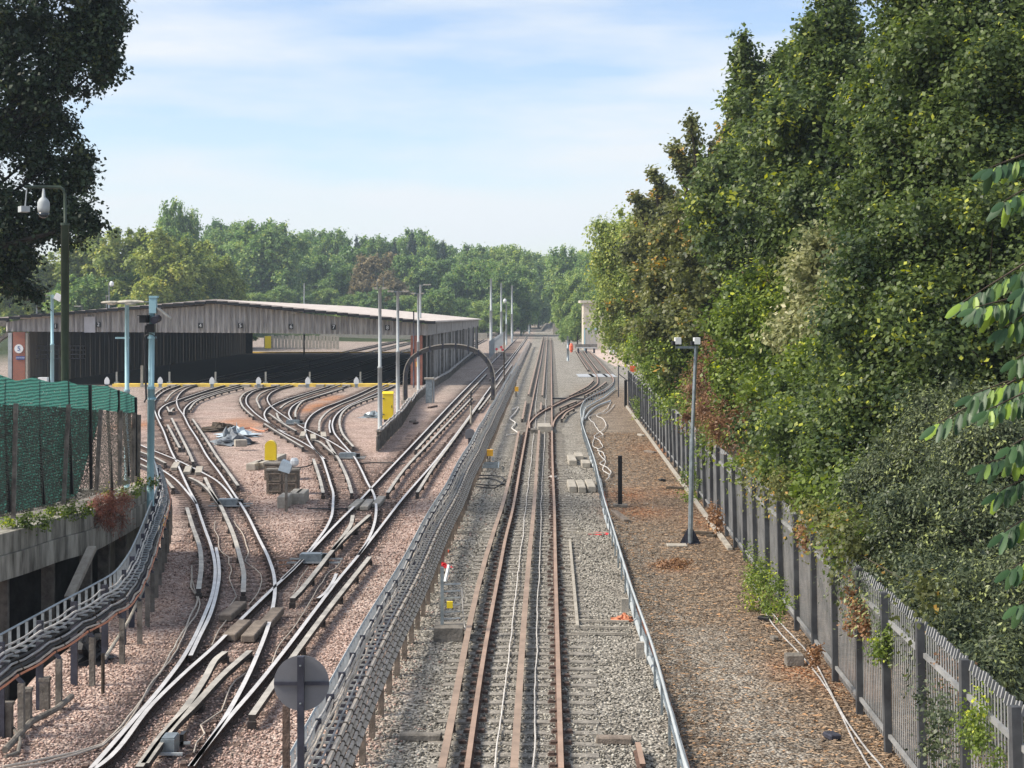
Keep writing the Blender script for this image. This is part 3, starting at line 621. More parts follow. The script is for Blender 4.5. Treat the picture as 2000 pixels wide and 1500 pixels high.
# ------------------------------------------------------------------ poles and lamps
def polebase(name,label,cat,px,Y,ztop_,r0,r1,m,split=None,group=None,lean=0):
    x=(px-CX)*Y/F_PX; z0=float(gz(np.array([x]),np.array([Y]))[0]); t=thing(name,label,cat,(x,Y,z0),group)
    zs=split or (z0+ztop_)/2
    MB().tube([(x-lean,Y,z0-.1),(x-lean*.4,Y,zs)],r0,12).build('lower_shaft',m,t,True)
    MB().tube([(x-lean*.4,Y,zs-.02),(x,Y,ztop_)],r1,12).build('upper_shaft',m,t,True)
    MB().tube([(x-lean*.4,Y,zs-.03),(x-lean*.4,Y,zs+.04)],r0*1.12,12).build('collar',m,t)
    return t,x
def lantern(t,x,Y,z,l,side=-1,m='lampshell'):
    b=MB(); n=10; v=[]; rings=[(-.5,.02,.05),(-.42,.5,.16),(-.1,.9,.24),(.25,.7,.22),(.5,.25,.12)]
    v=[];f=[]
    for u,wd,h in rings:
        for a in range(n):
            an=2*math.pi*a/n; v.append((x+side*-u*l*-1*-1, Y+math.cos(an)*wd*l*.22, z+max(-.35,math.sin(an))*h*l*.42))
    for i in range(len(rings)-1):
        for a in range(n): a2=(a+1)%n; f.append((i*n+a,i*n+a2,(i+1)*n+a2,(i+1)*n+a))
    f+= [tuple(range(n)),tuple(reversed(range((len(rings)-1)*n,len(rings)*n)))]
    o=b.add(v,f).build('lamp_head',M[m],t,True)
    MB().lathe((x,Y,z-.10*l),[(.16*l,0),(.2*l,.05*l),(.2*l,.08*l)],10).build('lens',M['lens'],o); return o
t,x=polebase('camera_pole','pale blue pole carrying a black twin camera head beside the green fence','pole',297,48.5,7.05,.105,.085,M['teal'],split=4.9,lean=.06)
Y=48.5
MB().box((x+.03,Y,7.3),(.20,.2,.5)).box((x+.05,Y,7.52),(.24,.24,.06)).build('pole_head',M['teal'],t)
MB().bar((x,Y,7.38),(x-.55,Y,7.38),.03).build('lamp_arm',M['galv'],t); lantern(t,x-.62,Y,7.36,.78)
MB().box((x,Y-.1,6.62),(.22,.22,.24)).build('camera_motor',M['black'],t)
p=MB().box((x-.16,Y-.25,6.88),(.2,.5,.2)).box((x-.17,Y-.25,6.99),(.26,.6,.02)).build('camera',M['black'],t)
MB().tube([(x+.13,Y-.35,6.85),(x+.15,Y+.1,6.9)],.11,12).build('infrared_lamp',M['steel_dark'],t)
MB().add([(x+.16,Y-.1,7.22),(x+.52,Y-.1,6.92),(x+.5,Y+.4,6.9),(x+.14,Y+.4,7.2),(x+.16,Y-.1,7.18),(x+.52,Y-.1,6.88),(x+.5,Y+.4,6.86),(x+.14,Y+.4,7.16)],[(0,1,2,3),(7,6,5,4),(0,4,5,1),(1,5,6,2),(2,6,7,3),(3,7,4,0)]).build('panel',M['lampshell'],t)
MB().tube([(x+math.cos(a)*.17-.03,Y-.15,6.3+math.sin(a)*.16) for a in np.linspace(-.3,3.9,14)][::-1],.014,5).build('hanging_cable',M['cable_black'],t)
MB().tube([(x-.16,Y-.1,6.7),(x-.2,Y-.1,6.2),(x-.16,Y-.12,5.2),(x-.14,Y-.12,4.6),(x-.2,Y-.12,4.5)],.03,6).build('conduit',M['cable_black'],t)
MB().box((x-.28,Y-.05,5.25),(.07,.07,.6)).build('switch_box',M['concrete'],t)
for z in (4.6,6.35): MB().tube([(x,Y,z-.03),(x,Y,z+.03)],.125,12).build('band',M['teal'],t)
t,x=polebase('lamp_post','pale blue lamp post with a cream lantern between the green fence and the camera pole','lamp post',248,66,7.4,.11,.085,M['teal'],split=4.0)
lantern(t,x-.6,66,7.42,.85); MB().bar((x,66,7.38),(x-.4,66,7.4),.04).build('arm',M['galv'],t); MB().box((x-.18,66,6.05),(.55,.06,.07)).build('bracket',M['teal'],t)
t,x=polebase('lamp_post','pale blue lamp post left of the green pole with lantern and floodlight','lamp post',102,95,8.0,.11,.09,M['teal'],split=5.2)
lantern(t,x-.75,95,7.95,.9); MB().bar((x,95,7.97),(x-.5,95,7.97),.04).build('arm',M['galv'],t)
MB().box((x+.35,95,7.85),(.4,.3,.35),ry=.5).build('floodlight',M['white'],t)
MB().box((x-.5,95,2.9),(.5,.4,.9)).build('cabinet',M['white'],t)
G_=46.5; t,x=polebase('camera_pole','tall dark green pole with white dome camera under the dark tree','pole',127,G_,9.3,.115,.065,M['green_pole'],split=9.5)
zt_=H-(365-HY)*G_/F_PX
MB().tube([(x,G_,9.25),(x,G_,zt_-.2),(x-.04,G_,zt_-.08),(x-.13,G_,zt_-.01),(x-1.1,G_,zt_)],.045,8).build('camera_arm',M['green_pole'],t,True)
xx=x-.59; p=MB().lathe((xx,G_,zt_-.72),[(.15,0),(.17,.13),(.165,.29),(.12,.38),(.05,.44),(.03,.7)],16).build('dome_camera',M['galv_light'],t,True)
MB().lathe((xx,G_,zt_-.86),[(.04,0),(.12,.04),(.16,.139)],14).build('dome_glass',M['glass'],p,True)
MB().box((x-1.1,G_-.1,zt_-.62),(.24,.4,.16),rz=.5).bar((x-1.1,G_,zt_-.55),(x-1.05,G_,zt_),.03).build('bullet_camera',M['galv_light'],t)
def greypole(px,Y,topy,label,heads,r=.10,m='galv_light',name='lamp_post',cat='lamp post',group=None):
    zt=H-(topy-HY)*Y/F_PX; t,x=polebase(name,label,cat,px,Y,zt,r,r*.75,M[m],group=group)
    for dx,w_ in heads:
        MB().bar((x,Y,zt-.05),(x+dx,Y,zt-.02),.05).build('arm',M['galv'],t)
        MB().box((x+dx,Y,zt),(w_,.35,.12)).build('lamp_head',M['lampshell'],t)
    return t,x,zt
t,x,zt=greypole(742,88.5,563,'tall grey post with a bare crossbar beside the yellow cabinet',[(-.22,.2),(.22,.2)],.115)
MB().tube([(x-.15,88.5,zt),(x-.15,88.5,zt+.5)],.012,5).build('spike',M['galv'],t); MB().tube([(x+.18,88.5,zt),(x+.18,88.5,zt+.6)],.012,5).build('spike',M['galv'],t)
greypole(777,118,569,'grey lamp post with two flat lamps left of the arch',[(-.5,.45),(.55,.45)],.13)
greypole(817,150,573,'grey lamp post standing in front of the brick corner of the shed',[(-.45,.4),(.35,.3)],.13)
greypole(821,176,556,'grey lamp post behind the shed corner with a dark hooded lamp',[(.7,.8)],.14)
greypole(808,155,607,'thin dark pole against the shed corner',[],.08,'steel_dark','pole','pole')
greypole(959,375,545,'tallest pale grey mast beyond the shed, left of its group',[(0,.5)],.32,group='masts beyond the shed')
greypole(979,400,553,'second pale grey mast from the left beyond the shed',[(0,.4)],.28,group='masts beyond the shed')
greypole(1000,370,558,'pale grey mast right of the white dome camera beyond the shed',[(0,.3)],.25,group='masts beyond the shed')
t,x,zt=greypole(989,340,592,'short mast with white dome camera between the tall pale masts',[(-.5,.4),(.6,.4)],.18,'galv')
MB().lathe((x-.3,340,zt+.1),[(.2,0),(.35,.3),(.3,.6),(.1,.8)],10).build('dome_camera',M['white'],t)
greypole(1018,450,590,'grey mast right of the tall pale masts, in front of dark trees',[],.25,'galv')
greypole(1034,480,588,'far grey mast with a white tip in the gap between the woods',[(0,.5)],.25,'galv')
greypole(984.5,165,628,'thin rusty pole with a crossbar beside the central cable run',[],.07,'bark','pole','pole')
greypole(1109,235,656,'short grey post standing between the straight track and the siding',[],.16,'galv','pole','pole')
greypole(594,250,553,'thin grey mast rising behind the shed roof above number 6',[],.12,'galv')
t,x,zt=greypole(213,230,552,'tall thin mast with camera behind the left half of the shed roof',[(.2,.3)],.13,'galv')
MB().lathe((x+.35,230,zt-.5),[(.2,0),(.3,.2),(.28,.5),(.1,.7)],10).build('dome_camera',M['white'],t)
greypole(208,228,578,'low lamp post behind the roof beside the tall thin mast',[(.1,.4)],.12,'galv')
greypole(160,200,598,'lamp post with white lamp peeping over the roof right of the green pole',[(-.5,.8)],.08,'galv')
greypole(72,190,578,'grey lamp post behind the shed roof at far left',[(0,.3)],.10,'galv')
# right hand black stand and lamp post
x,y,_=U(1348,1062); t=thing('lamp_post','grey lamp post with two white box lamps beside the leafy trees','lamp post',(x,y,0))
MB().tube([(x,y,0),(x+.06,y,3.2)],.075,8).build('lower_shaft',M['galv'],t); MB().tube([(x+.06,y,3.2),(x+.18,y,6.05)],.055,8).build('upper_shaft',M['galv'],t)
b=MB()
for q in range(4):
    a=q*math.pi/2; b.add([(x+.05*math.cos(a),y+.05*math.sin(a),.02),(x+.32*math.cos(a),y+.32*math.sin(a),.02),(x+.06*math.cos(a),y+.06*math.sin(a),.5),(x+.05*math.cos(a+.3),y+.05*math.sin(a+.3),.02)],[(0,1,2),(1,3,2),(0,2,3),(0,3,1)])
b.box((x,y,.02),(.5,.5,.04)); b.build('foot',M['steel_dark'],t)
MB().bar((x-.45,y,6.0),(x+.25,y,6.0),.07).build('crossbar',M['galv'],t)
for dx in (-.38,.2):
    p=MB().box((x+dx,y,6.2),(.18,.4,.20)).build('lamp_box',M['white'],t); MB().box((x+dx-.12,y,6.13),(.12,.38,.12)).build('shade',M['black'],p)
x,y,_=U(1211,990); t=thing('post','short black square post on a concrete foot among brown leaves','post',(x,y,0))
MB().box((x,y,.95),(.15,.15,1.8)).build('shaft',M['black'],t); MB().box((x,y-.05,.05),(.5,.5,.1)).build('foot',M['concrete_dark'],t)
x,y,_=U(1222,795); t=thing('post','short black post in front of the far end of the palisade fence','post',(x,y,0)); MB().box((x,y,1.0),(.2,.2,1.95)).build('shaft',M['black'],t)
# round sign seen from the back
x,y,z=P(589,1334,18.0); t=thing('round_sign','back of a round grey sign on a dark post at the bottom of the picture','sign',(x,y,0))
MB().prism([(math.cos(a/40*6.28319)*.295,math.sin(a/40*6.28319)*.295) for a in range(40)],'y',(x,y,z),.012).build('disc',M['sign_back'],t)
MB().bar((x-.29,y-.02,z-.0),(x+.29,y-.02,z-.0),.03,.035).build('stiffener',M['steel_dark'],t)
for q in (-.2,.2): MB().lathe((x,y-.105,z+q),[(.011,0),(.011,.012)],8).build('bolt',M['galv'],t)
MB().box((x,y-.06,z/2+.15),(.07,.07,z+.3-.01)).build('post',M['steel_dark'],t)
x,y,z=P(559,1378,18.6); t=thing('timber_post','dark weathered timber post standing left of the round sign','post',(x,y,0)); MB().box((x,y,z/2),(.075,.075,z)).build('shaft',M['sleeper'],t)

# ------------------------------------------------------------------ arch over the diagonal track
YA=128.0
ap=smooth2([(792,790),(792,745),(794,722),(802,704),(820,689),(850,679),(880,676),(910,679),(935,689),(952,706),(961,728),(963,755),(963,786)],6)
ap=[P(a,b,YA) for a,b in ap]
def ribbon(path,o0,o1,y0,y1):
    b=MB(); v=[];f=[]
    for i,p in enumerate(path):
        q0=path[max(i-1,0)]; q1=path[min(i+1,len(path)-1)]; tx,tz=q1[0]-q0[0],q1[2]-q0[2]; l=math.hypot(tx,tz); nx_,nz_=-tz/l,tx/l
        v+=[(p[0]+nx_*o0,y0,p[2]+nz_*o0),(p[0]+nx_*o1,y0,p[2]+nz_*o1),(p[0]+nx_*o1,y1,p[2]+nz_*o1),(p[0]+nx_*o0,y1,p[2]+nz_*o0)]
    for i in range(len(path)-1):
        for k in range(4): f.append((i*4+k,i*4+(k+1)%4,(i+1)*4+(k+1)%4,(i+1)*4+k))
    f+=[(0,1,2,3),tuple((len(path)-1)*4+k for k in (3,2,1,0))]; return b.add(v,f)
t=thing('loading_gauge_arch','dark steel arch spanning the diagonal track in front of the shed side','arch',(-4.7,YA,0))
ribbon(ap,-.17,.12,YA-.1,YA+.1).build('arch_beam',mat('dark arch steel',(.10,.095,.09),.7,.2,.3,3),t)
ribbon(ap,.122,.19,YA-.2,YA+.2).build('top_flange',M['concrete'],t)
for i in range(3,len(ap)-3,5): MB().box(ap[i],(.12,.46,.46)).build('bracket',M['steel_dark'],t)
for s in (0,-1): MB().box((ap[s][0],YA,.15),(.6,.6,.3)).build('foot',M['concrete'],t)

# ------------------------------------------------------------------ cable runs
def cable(path,r,m,sag=0,step=1.6,clamp=0,n=6,wob=0,seed=0):
    rr=random.Random(seed); p=resample(path,.27 if clamp or sag else .6); d=np.concatenate([[0],np.cumsum(np.linalg.norm(np.diff(p,axis=0),axis=1))])
    out=[]; ox=oz=0
    for q,s in zip(p,d):
        k=abs(math.sin(math.pi*s/step)); ox+=rr.uniform(-wob,wob); oz+=rr.uniform(-wob,wob); ox*=.85; oz*=.85
        out.append((q[0]+ox,q[1],q[2]-sag*k+oz))
    b=MB(); b.tube(out,r,n)
    if clamp:
        last=-9
        for i in range(0,len(out)-1):
            if d[i]-last>=clamp:
                last=d[i]; a=Vector(out[i]); c=Vector(out[i+1]); c=a+(c-a).normalized()*.06; b.tube([a,c],r*1.2,n,mi=1)
    return b
def cable_run(t,path,zt,side,ymax,near,bundles,postm,footz,postgap=1.6,barh=.45,fo=1.0):
    """path: xy of the upper rack edge; side=+1 means the cables lie to the right of it"""
    P2=resample(np.array([(a[0],a[1]) for a in path]),.5)
    T=np.gradient(P2,axis=0); T/=np.linalg.norm(T,axis=1)[:,None]; Nn=np.stack([T[:,1],-T[:,0]],1)*side
    def off(o,z): return [(a[0]+n[0]*o,a[1]+n[1]*o,z) for a,n in zip(P2,Nn)]
    b=MB()
    for z in (zt,zt-barh): b.tube(off(0,z),.022,4)
    rs=resample(np.array(off(0,0)),.42); 
    tn=np.gradient(rs,axis=0)
    for q,d in list(zip(rs,tn))[:420]:
        nn=Vector((d[1],-d[0],0)).normalized()*side
        b.bar((q[0],q[1],zt),(q[0],q[1],zt-barh),.05,.02); b.bar((q[0],q[1],zt-barh),(q[0]+nn.x*.3,q[1]+nn.y*.3,zt-barh),.04,.03)
    b.build('ladder_rack',M['galv_light' if fo>.8 else 'galv'],t)
    ps=resample(np.array(off(.05,0)),postgap); tn=np.gradient(ps,axis=0)
    mb=MB(); cnt=0
    for q,d in zip(ps,tn):
        if q[1]>ymax: break
        nn=Vector((d[1],-d[0],0)).normalized()*side; ang=math.atan2(d[1],d[0])
        if cnt<90:
            a=MB(); a.box((q[0],q[1],(zt-.1)/2-.3),(.05,.13,zt+.5),ang)
            a.bar((q[0],q[1],zt-barh-.06),(q[0]+nn.x*.62*fo,q[1]+nn.y*.62*fo,footz-.03),.06,.06)
            a.build('bracket_post',M['steel_dark'],t)
            a=MB(); a.box((q[0]+nn.x*.58*fo,q[1]+nn.y*.58*fo,footz/2-.33),(.1,.1,footz+.6),ang); a.build('foot_post',postm,t)
        cnt+=1
    for k,(o,z,r,m,sag,clamp,wob) in enumerate(bundles):
        cable(off(o,z),r,m,sag,postgap,clamp,6,wob,k).build('cable',[M[m],M['bark']] if isinstance(m,str) else m,t)
_c=cable
def cable(path,r,m,*a): return _c(path,r,m,*a)
t=thing('cable_run','long raised rack of cream and grey cables running between the two main tracks','cable rack',(-2.9,27,0))
pth=[(-2.95+.0207*(y-25)+.025*math.sin(y*.35),y) for y in np.concatenate([np.arange(17,80,1.5),np.arange(80,330,6)])]
BN=[(0.052,1.06,.024,'cable_grey',0.028,0,0.008),(0.103,1.02,.022,'cable_cream',0.039,0,0.010),(0.146,.97,.026,'cable_cream',0.022,0,0.010),(0.086,.93,.02,'cable_grey',0.044,0,0.008),(0.189,.92,.022,'cable_cream',0.050,0,0.011),(0.258,.80,.018,'cable_grey',0.017,0,0.007),
    (0.361,.78,.045,'cable_cream',0.000,.55,0.003),(0.421,.71,.032,'cable_cream',0.006,.42,0.004),(0.456,.64,.034,'cable_cream',0.011,.38,0.004),(0.516,.60,.032,'cable_cream',0.006,.44,0.004),(0.542,.53,.03,'cable_cream',0.011,.40,0.004),(0.490,.52,.03,'cable_cream',0.011,.37,0.004),(0.585,.50,.028,'cable_cream',0.011,.43,0.004),(0.430,.56,.03,'cable_cream',0.011,.36,0.004)]
cable_run(t,pth,1.2,1,170,None,BN,M['timber'],.50,1.6,.45,.88)
t=thing('cable_run','curved rack of sagging cables sweeping along below the retaining wall','cable rack',(-8.4,35,0))
cp=[U(a,b,1.7)[:2] for a,b in smooth2([(-90,1290),(0,1240),(83,1195),(133,1168),(184,1141),(226,1115),(250,1083),(270,1042),(289,996),(303,960),(309,938),(306,915),(298,890)],5)]
BL=[(.06,1.52,.018,'cable_grey',.06,0,.012),(.11,1.44,.020,'cable_white',.03,0,.01),(.16,1.38,.020,'cable_grey',.05,1.9,.012),(.21,1.30,.022,'cable_black',.05,1.9,.012),(.26,1.25,.020,'cable_grey',.05,1.9,.012),(.31,1.18,.022,'cable_black',.05,1.9,.012),(.34,1.12,.020,'cable_cream',.05,1.9,.012),(.38,1.07,.020,'cable_orange',.03,1.9,.006),(.24,1.16,.02,'cable_black',.05,1.9,.01)]
cable_run(t,cp,1.7,1,60,None,BL,M['concrete_dark'],.95,1.9,.36,.6)
pp=[U(a,b,z) for a,b,z in [(205,1285,.55),(250,1215,.55),(290,1130,.6),(305,1060,.6),(318,1000,.7),(312,930,.8)]]
MB().tube(resample(np.array(pp),.5),.035,8).build('handrail_pipe',M['concrete'],t)
x,y,_=U(201,1355); t2=thing('stub_post','thin rusty post holding the lower end of the pale pipe','post',(x,y,0)); MB().tube([(x,y,0),(x,y,.75)],.035,8).build('shaft',M['bark'],t2)
for i,(px,py,h,s) in enumerate([(15,1450,.62,'nearest the left edge'),(52,1432,.72,'second from the left edge'),(88,1397,.62,'beside the dark steel leg'),(196,1300,.6,'by the end of the pale pipe')]):
    x,y,_=U(px,py,-.1); t2=thing('stub_post','mossy concrete stub post under the curved cables, '+s,'post',(x,y,-.1),'concrete stubs under the curved cables')
    MB().box((x,y,h/2-.1),(.16,.14,h)).build('shaft',M['concrete_dark'],t2); MB().box((x,y,h-.07),(.19,.17,.06)).build('cap',M['concrete_dark'],t2)
for k,pl in enumerate([[(0,1425),(25,1420),(40,1445),(35,1470),(10,1478)],[(10,1465),(60,1410),(110,1385),(140,1360)]]):
    o=MB().tube(resample(np.array([U(a,b,.12) for a,b in pl]),.15),.03 if k==0 else .055,8).build('ground_hose',M['concrete_dark']); tag(o,['grey cable looped on the ballast in the lower left corner','thick dark hose lying at the foot of the retaining wall'][k],'cable')
# concrete trough wall beside the arch, with cables on top
t=thing('cable_wall','low concrete post wall with cables on top leading from the yard along the shed side','low wall',(-6.5,100,0))
wp=[(737,882),(757,860),(783,833),(797,810),(812,785),(845,758),(877,738),(905,712),(925,694)]
w2=resample(np.array([U(a,b) for a,b in wp]),1.0)
b=MB(); tn=np.gradient(w2,axis=0)
for i,(q,d) in enumerate(zip(w2,tn)):
    hh=.75 if q[1]<118 else .5; b.box((q[0],q[1],hh*.56),(.90,.06,hh+.05*(i%3)-.1*(i%2)),math.atan2(d[1],d[0])); b.box((q[0]+d[0]*.5,q[1]+d[1]*.5,hh*.62),(.12,.14,hh*1.3),math.atan2(d[1],d[0]))
b.build('post_panels',M['concrete_dark'],t)
for k in range(4): _c([(q[0]+.08*(k-1),q[1],(1.02 if q[1]<118 else .72)+.07*(k%2)) for q in w2],.035,0,.06,3.0,0,6,.02,k).build('cable',M[['cable_cream','cable_grey'][k%2]],t)

# ------------------------------------------------------------------ retaining deck and parapet on the left
pw=[U(a,b,2.1) for a,b in smooth2([(-260,1125),(-80,1068),(0,1044),(46,1032),(116,1011),(187,993),(223,977),(255,962),(287,944)],4)]
t=thing('retaining_wall','stained concrete parapet carried over a dark undercroft below the green fence','retaining wall',(-11,40,0))
MB().sweep([(x,y,0) for x,y,z in pw],[(-.35,1.62),(0,1.62),(0,2.1),(-.35,2.1)]).build('parapet',M['parapet'],t)
MB().sweep([(x,y,0) for x,y,z in pw],[(-.45,1.05),(.05,1.05),(.05,1.61),(-.45,1.61)]).build('edge_beam',M['parapet'],t)
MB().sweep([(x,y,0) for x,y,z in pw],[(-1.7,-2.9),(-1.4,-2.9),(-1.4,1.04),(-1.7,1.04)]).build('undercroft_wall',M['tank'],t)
MB().sweep([(x,y,0) for x,y,z in pw],[(-30,1.3),(-.46,1.3),(-.46,1.85),(-30,1.85)]).build('deck',M['concrete_dark'],t)
e=pw[-1]; MB().box((e[0]-8.3,e[1]+.3,.4),(16.6,.5,3.0)).build('end_wall',M['parapet'],t)
for i in (12,17,22,26,30):
    if i<len(pw): MB().box((pw[i][0]-.5,pw[i][1],-.9),(.3,.16,3.9)).build('pier',M['concrete_dark'],t)
q=P(180,1070,42.2); q2=P(135,1168,40.5); MB().bar(q,q2,.22,.12).build('diagonal_strut',M['concrete'],t)
def Yw(px): return float(np.interp(px,[-260,0,46,116,187,223,255,287],[33,37.7,39,41,43,44.8,46.7,49.2]))+.45
t=thing('screen_fence','mesh fence hung with green shade netting above the stained parapet','fence',(-11,43,2))
def sheet(xs_,top,bot,dy,nz_=14,wv=.06,seed=0):
    b=MB(); v=[];f=[]; n=len(xs_)
    for px in xs_:
        for j in range(nz_+1):
            u=j/nz_; py=np.interp(px,*top)*(1-u)+np.interp(px,*bot)*u; y=Yw(px)+dy+wv*math.sin(px*.13+seed)*math.sin(u*5+px*.05); v.append(P(px,py,y))
    for i in range(n-1):
        for j in range(nz_): a=i*(nz_+1)+j; f.append((a,a+1,a+nz_+2,a+nz_+1))
    return b.add(v,f)
sheet(np.linspace(-90,266,60),([-90,0,33,65,98,130,150,175,210,230,250,266],[722,732,744,737,747,743,751,752,754,762,768,776]),([-90,0,100,150,200,215,266],[1040,1005,985,968,800,803,808]),.05).build('green_netting',M['net'],t)
sheet(np.linspace(-90,274,60),([-90,0,135,200,262,274],[778,790,796,803,806,812]),([-90,0,130,200,275],[1045,1010,985,962,938]),-.12,wv=.03).build('woven_mesh',M['mesh_dark'],t)
for a,b_ in [((-66,728),(-40,1030)),((0,734),(19,1000)),((67,735),(86,985)),((131,743),(141,965)),((176,751),(178,955)),((208,752),(219,965)),((231,762),(234,946)),((237,766),(251,930)),((250,768),(260,935)),((265,776),(266,930))]:
    y=Yw(b_[0])-.17; MB().bar(P(*a,y),P(*b_,y),.075).build('tall_post',M['black'],t)
for a,b_ in [((31,788),(26,1012)),((134,790),(124,985)),((197,800),(188,958)),((236,802),(233,948)),((262,806),(259,942)),((272,810),(270,938)),((-30,785),(-38,1025))]:
    y=Yw(b_[0])-.2; MB().bar(P(*a,y),P(*b_,y),.09).build('short_post',M['concrete_dark'],t)

# ------------------------------------------------------------------ foliage
def leafcloud(lobes,size,cov=2.0,k=14,sprig=.8,up=.25,droop=0.,hull=.62,slim=.36,seed=0,core=True,tb=.42,ts=.21,sub=0):
    rg=np.random.default_rng(seed+101); Vs=[];Ts=[]
    if sub:
        ex=[]
        for lo in lobes:
            if lo[3]<(.5 if size<.2 else .9): ex.append(tuple(lo)); continue
            fz=lo[4] if len(lo)>4 else 1; r_=lo[3]; ex.append((lo[0],lo[1],lo[2],r_*.64,fz))
            for q_ in range(sub*2):
                d=rg.normal(size=3); d[1]*=.8
                if rg.random()<.55: d[2]=abs(d[2])
                d/=np.linalg.norm(d); sp=rg.random()<.25; q=r_*(rg.uniform(.09,.17) if sp else rg.uniform(.22,.42)); dq=rg.uniform(1.0,1.38) if sp else rg.uniform(.66,1.02)
                ex.append((lo[0]+d[0]*r_*dq,lo[1]+d[1]*r_*dq,lo[2]+d[2]*r_*dq*fz,q,rg.uniform(1.2,2.4) if sp else rg.uniform(.65,1.1)))
        lobes=[]
        lobes=list(lobes)+ex
    for li,lo in enumerate(lobes):
        lt_=rg.normal(0,.11)
        x,y,z,r=lo[:4]; rz_=lo[4] if len(lo)>4 else 1.0
        n=max(9,int(4*math.pi*cov/(slim*size*size)/k*r*r))
        d=rg.normal(size=(n,3)); d/=np.linalg.norm(d,axis=1)[:,None]
        rad=r*(hull+(1-hull)*rg.random(n)**.6); ph=rg.uniform(0,6.3,6)
        lump=1+.20*np.sin(d[:,0]*5.3+ph[0])*np.sin(d[:,1]*4.7+ph[1])+.16*np.sin(d[:,2]*6.1+ph[2]+d[:,0]*3)+.10*np.sin(d[:,0]*11+ph[3])*np.sin(d[:,2]*13+ph[4])
        out=rg.random(n)<.09
        rad=rad*lump*np.where(out,1.0+.38*rg.random(n),1)
        p=np.array([x,y,z])+d*rad[:,None]*np.array([1,1,rz_])
        ax=d*.8+rg.normal(size=(n,3))*.55+np.array([0,0,up-droop]); ax/=np.linalg.norm(ax,axis=1)[:,None]
        u=(np.arange(k)/k-.35)[None,:,None]
        pos=p[:,None]+ax[:,None]*u*sprig+rg.normal(size=(n,k,3))*sprig*.13+np.array([0,0,-droop])*sprig*((np.arange(k)/k)**2)[None,:,None]
        tp=ax[:,None]*.5+rg.normal(size=(n,k,3))*.6+np.array([0,0,-.35-droop])
        nn=d[:,None]*.65+rg.normal(size=(n,k,3))*.5+np.array([0,0,.55])
        pos=pos.reshape(-1,3);tp=tp.reshape(-1,3);nn=nn.reshape(-1,3)
        nn/=np.linalg.norm(nn,axis=1)[:,None]; tp-=nn*(tp*nn).sum(1)[:,None]; tp/=np.linalg.norm(tp,axis=1)[:,None]; wv=np.cross(nn,tp)
        s=size*rg.uniform(.6,1.35,len(pos))[:,None]
        V=np.stack([pos,pos+tp*s*.45+wv*s*slim-nn*s*.08,pos+tp*s,pos+tp*s*.5-wv*s*slim-nn*s*.08],1); Vs.append(V)
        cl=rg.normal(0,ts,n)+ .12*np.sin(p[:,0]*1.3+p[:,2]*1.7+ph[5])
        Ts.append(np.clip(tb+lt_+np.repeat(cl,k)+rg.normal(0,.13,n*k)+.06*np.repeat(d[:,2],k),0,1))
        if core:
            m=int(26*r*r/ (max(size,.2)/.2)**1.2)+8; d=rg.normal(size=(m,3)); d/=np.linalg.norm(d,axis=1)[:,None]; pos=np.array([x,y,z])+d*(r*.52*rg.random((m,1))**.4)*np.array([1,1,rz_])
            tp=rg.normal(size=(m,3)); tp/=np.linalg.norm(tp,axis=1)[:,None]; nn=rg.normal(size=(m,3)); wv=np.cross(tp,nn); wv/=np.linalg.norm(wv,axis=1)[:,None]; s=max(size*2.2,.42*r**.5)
            V=np.stack([pos-tp*s*.5,pos+wv*s*.35,pos+tp*s*.5,pos-wv*s*.35],1); Vs.append(V); Ts.append(np.clip(rg.normal(tb*.6,.1,m),0,1))  # large inner leaves added to block light, tinted darker as painted crown shade
    V=np.concatenate(Vs).reshape(-1,3); return V,np.arange(len(V)).reshape(-1,4),np.concatenate(Ts)
def tree(name,label,cat,lobes,m,size,base=None,group=None,trunk=.18,tm=None,**k):
    k.setdefault('sub',6); k['cov']=k.get('cov',2.0)*.72
    L0=np.array([l[:4] for l in lobes]); w_=L0[:,3]**2; c=(L0[:,:3]*w_[:,None]).sum(0)/w_.sum()
    if base is None: base=(c[0],c[1])
    bz=float(gz(np.array([base[0]]),np.array([base[1]]))[0]); loc=(base[0],base[1],bz); t=thing(name,label,cat,loc,group)
    V,Fq,T=leafcloud(lobes,size,**k); npmesh('crown',V-np.array(loc),Fq,m,t,attr=T)
    b=MB(); top=(c[0],c[1],max(c[2],bz+.5)); pts=[(base[0],base[1],bz-.1)]
    for i in range(1,6):
        u=i/5; pts.append((base[0]+(top[0]-base[0])*u+math.sin(i*2.1+base[1])*trunk*.5,base[1]+(top[1]-base[1])*u,bz+(top[2]-bz)*u))
    b.tube(pts,[trunk*(1.25-.75*i/5) for i in range(6)],8)
    for l in lobes:
        q=Vector(pts[3 if l[2]<c[2] else 4]); e=Vector(l[:3]); mid=(q+e)/2+Vector((0,0,.1*l[3])); b.tube([q,mid,e],[trunk*.45,trunk*.3,trunk*.1],6)
        if l[3]>.9 and tm is None:
            for _ in range(4):
                d=Vector((random.gauss(-.5,1),random.gauss(-.5,1),random.gauss(.4,.7))).normalized(); f_=e+d*l[3]*1.08; m_=(e+f_)/2+Vector((0,0,-.08*l[3])); b.tube([e,m_,f_],[trunk*.16,trunk*.1,.012],5)
    b.build('trunk',tm or M['bark'],t,True); return t
def lp(px,py,Z,r,rz=1.0): a=P(px,py,Z); return (a[0],a[1],a[2],r,rz)

def spire(x0,y0,x1,y1,Z,r):
    return [lp(x0+(x1-x0)*u,y0+(y1-y0)*u,Z,r*(1-.72*u),1.5) for u in (0,.28,.52,.74,.92,1.05)]
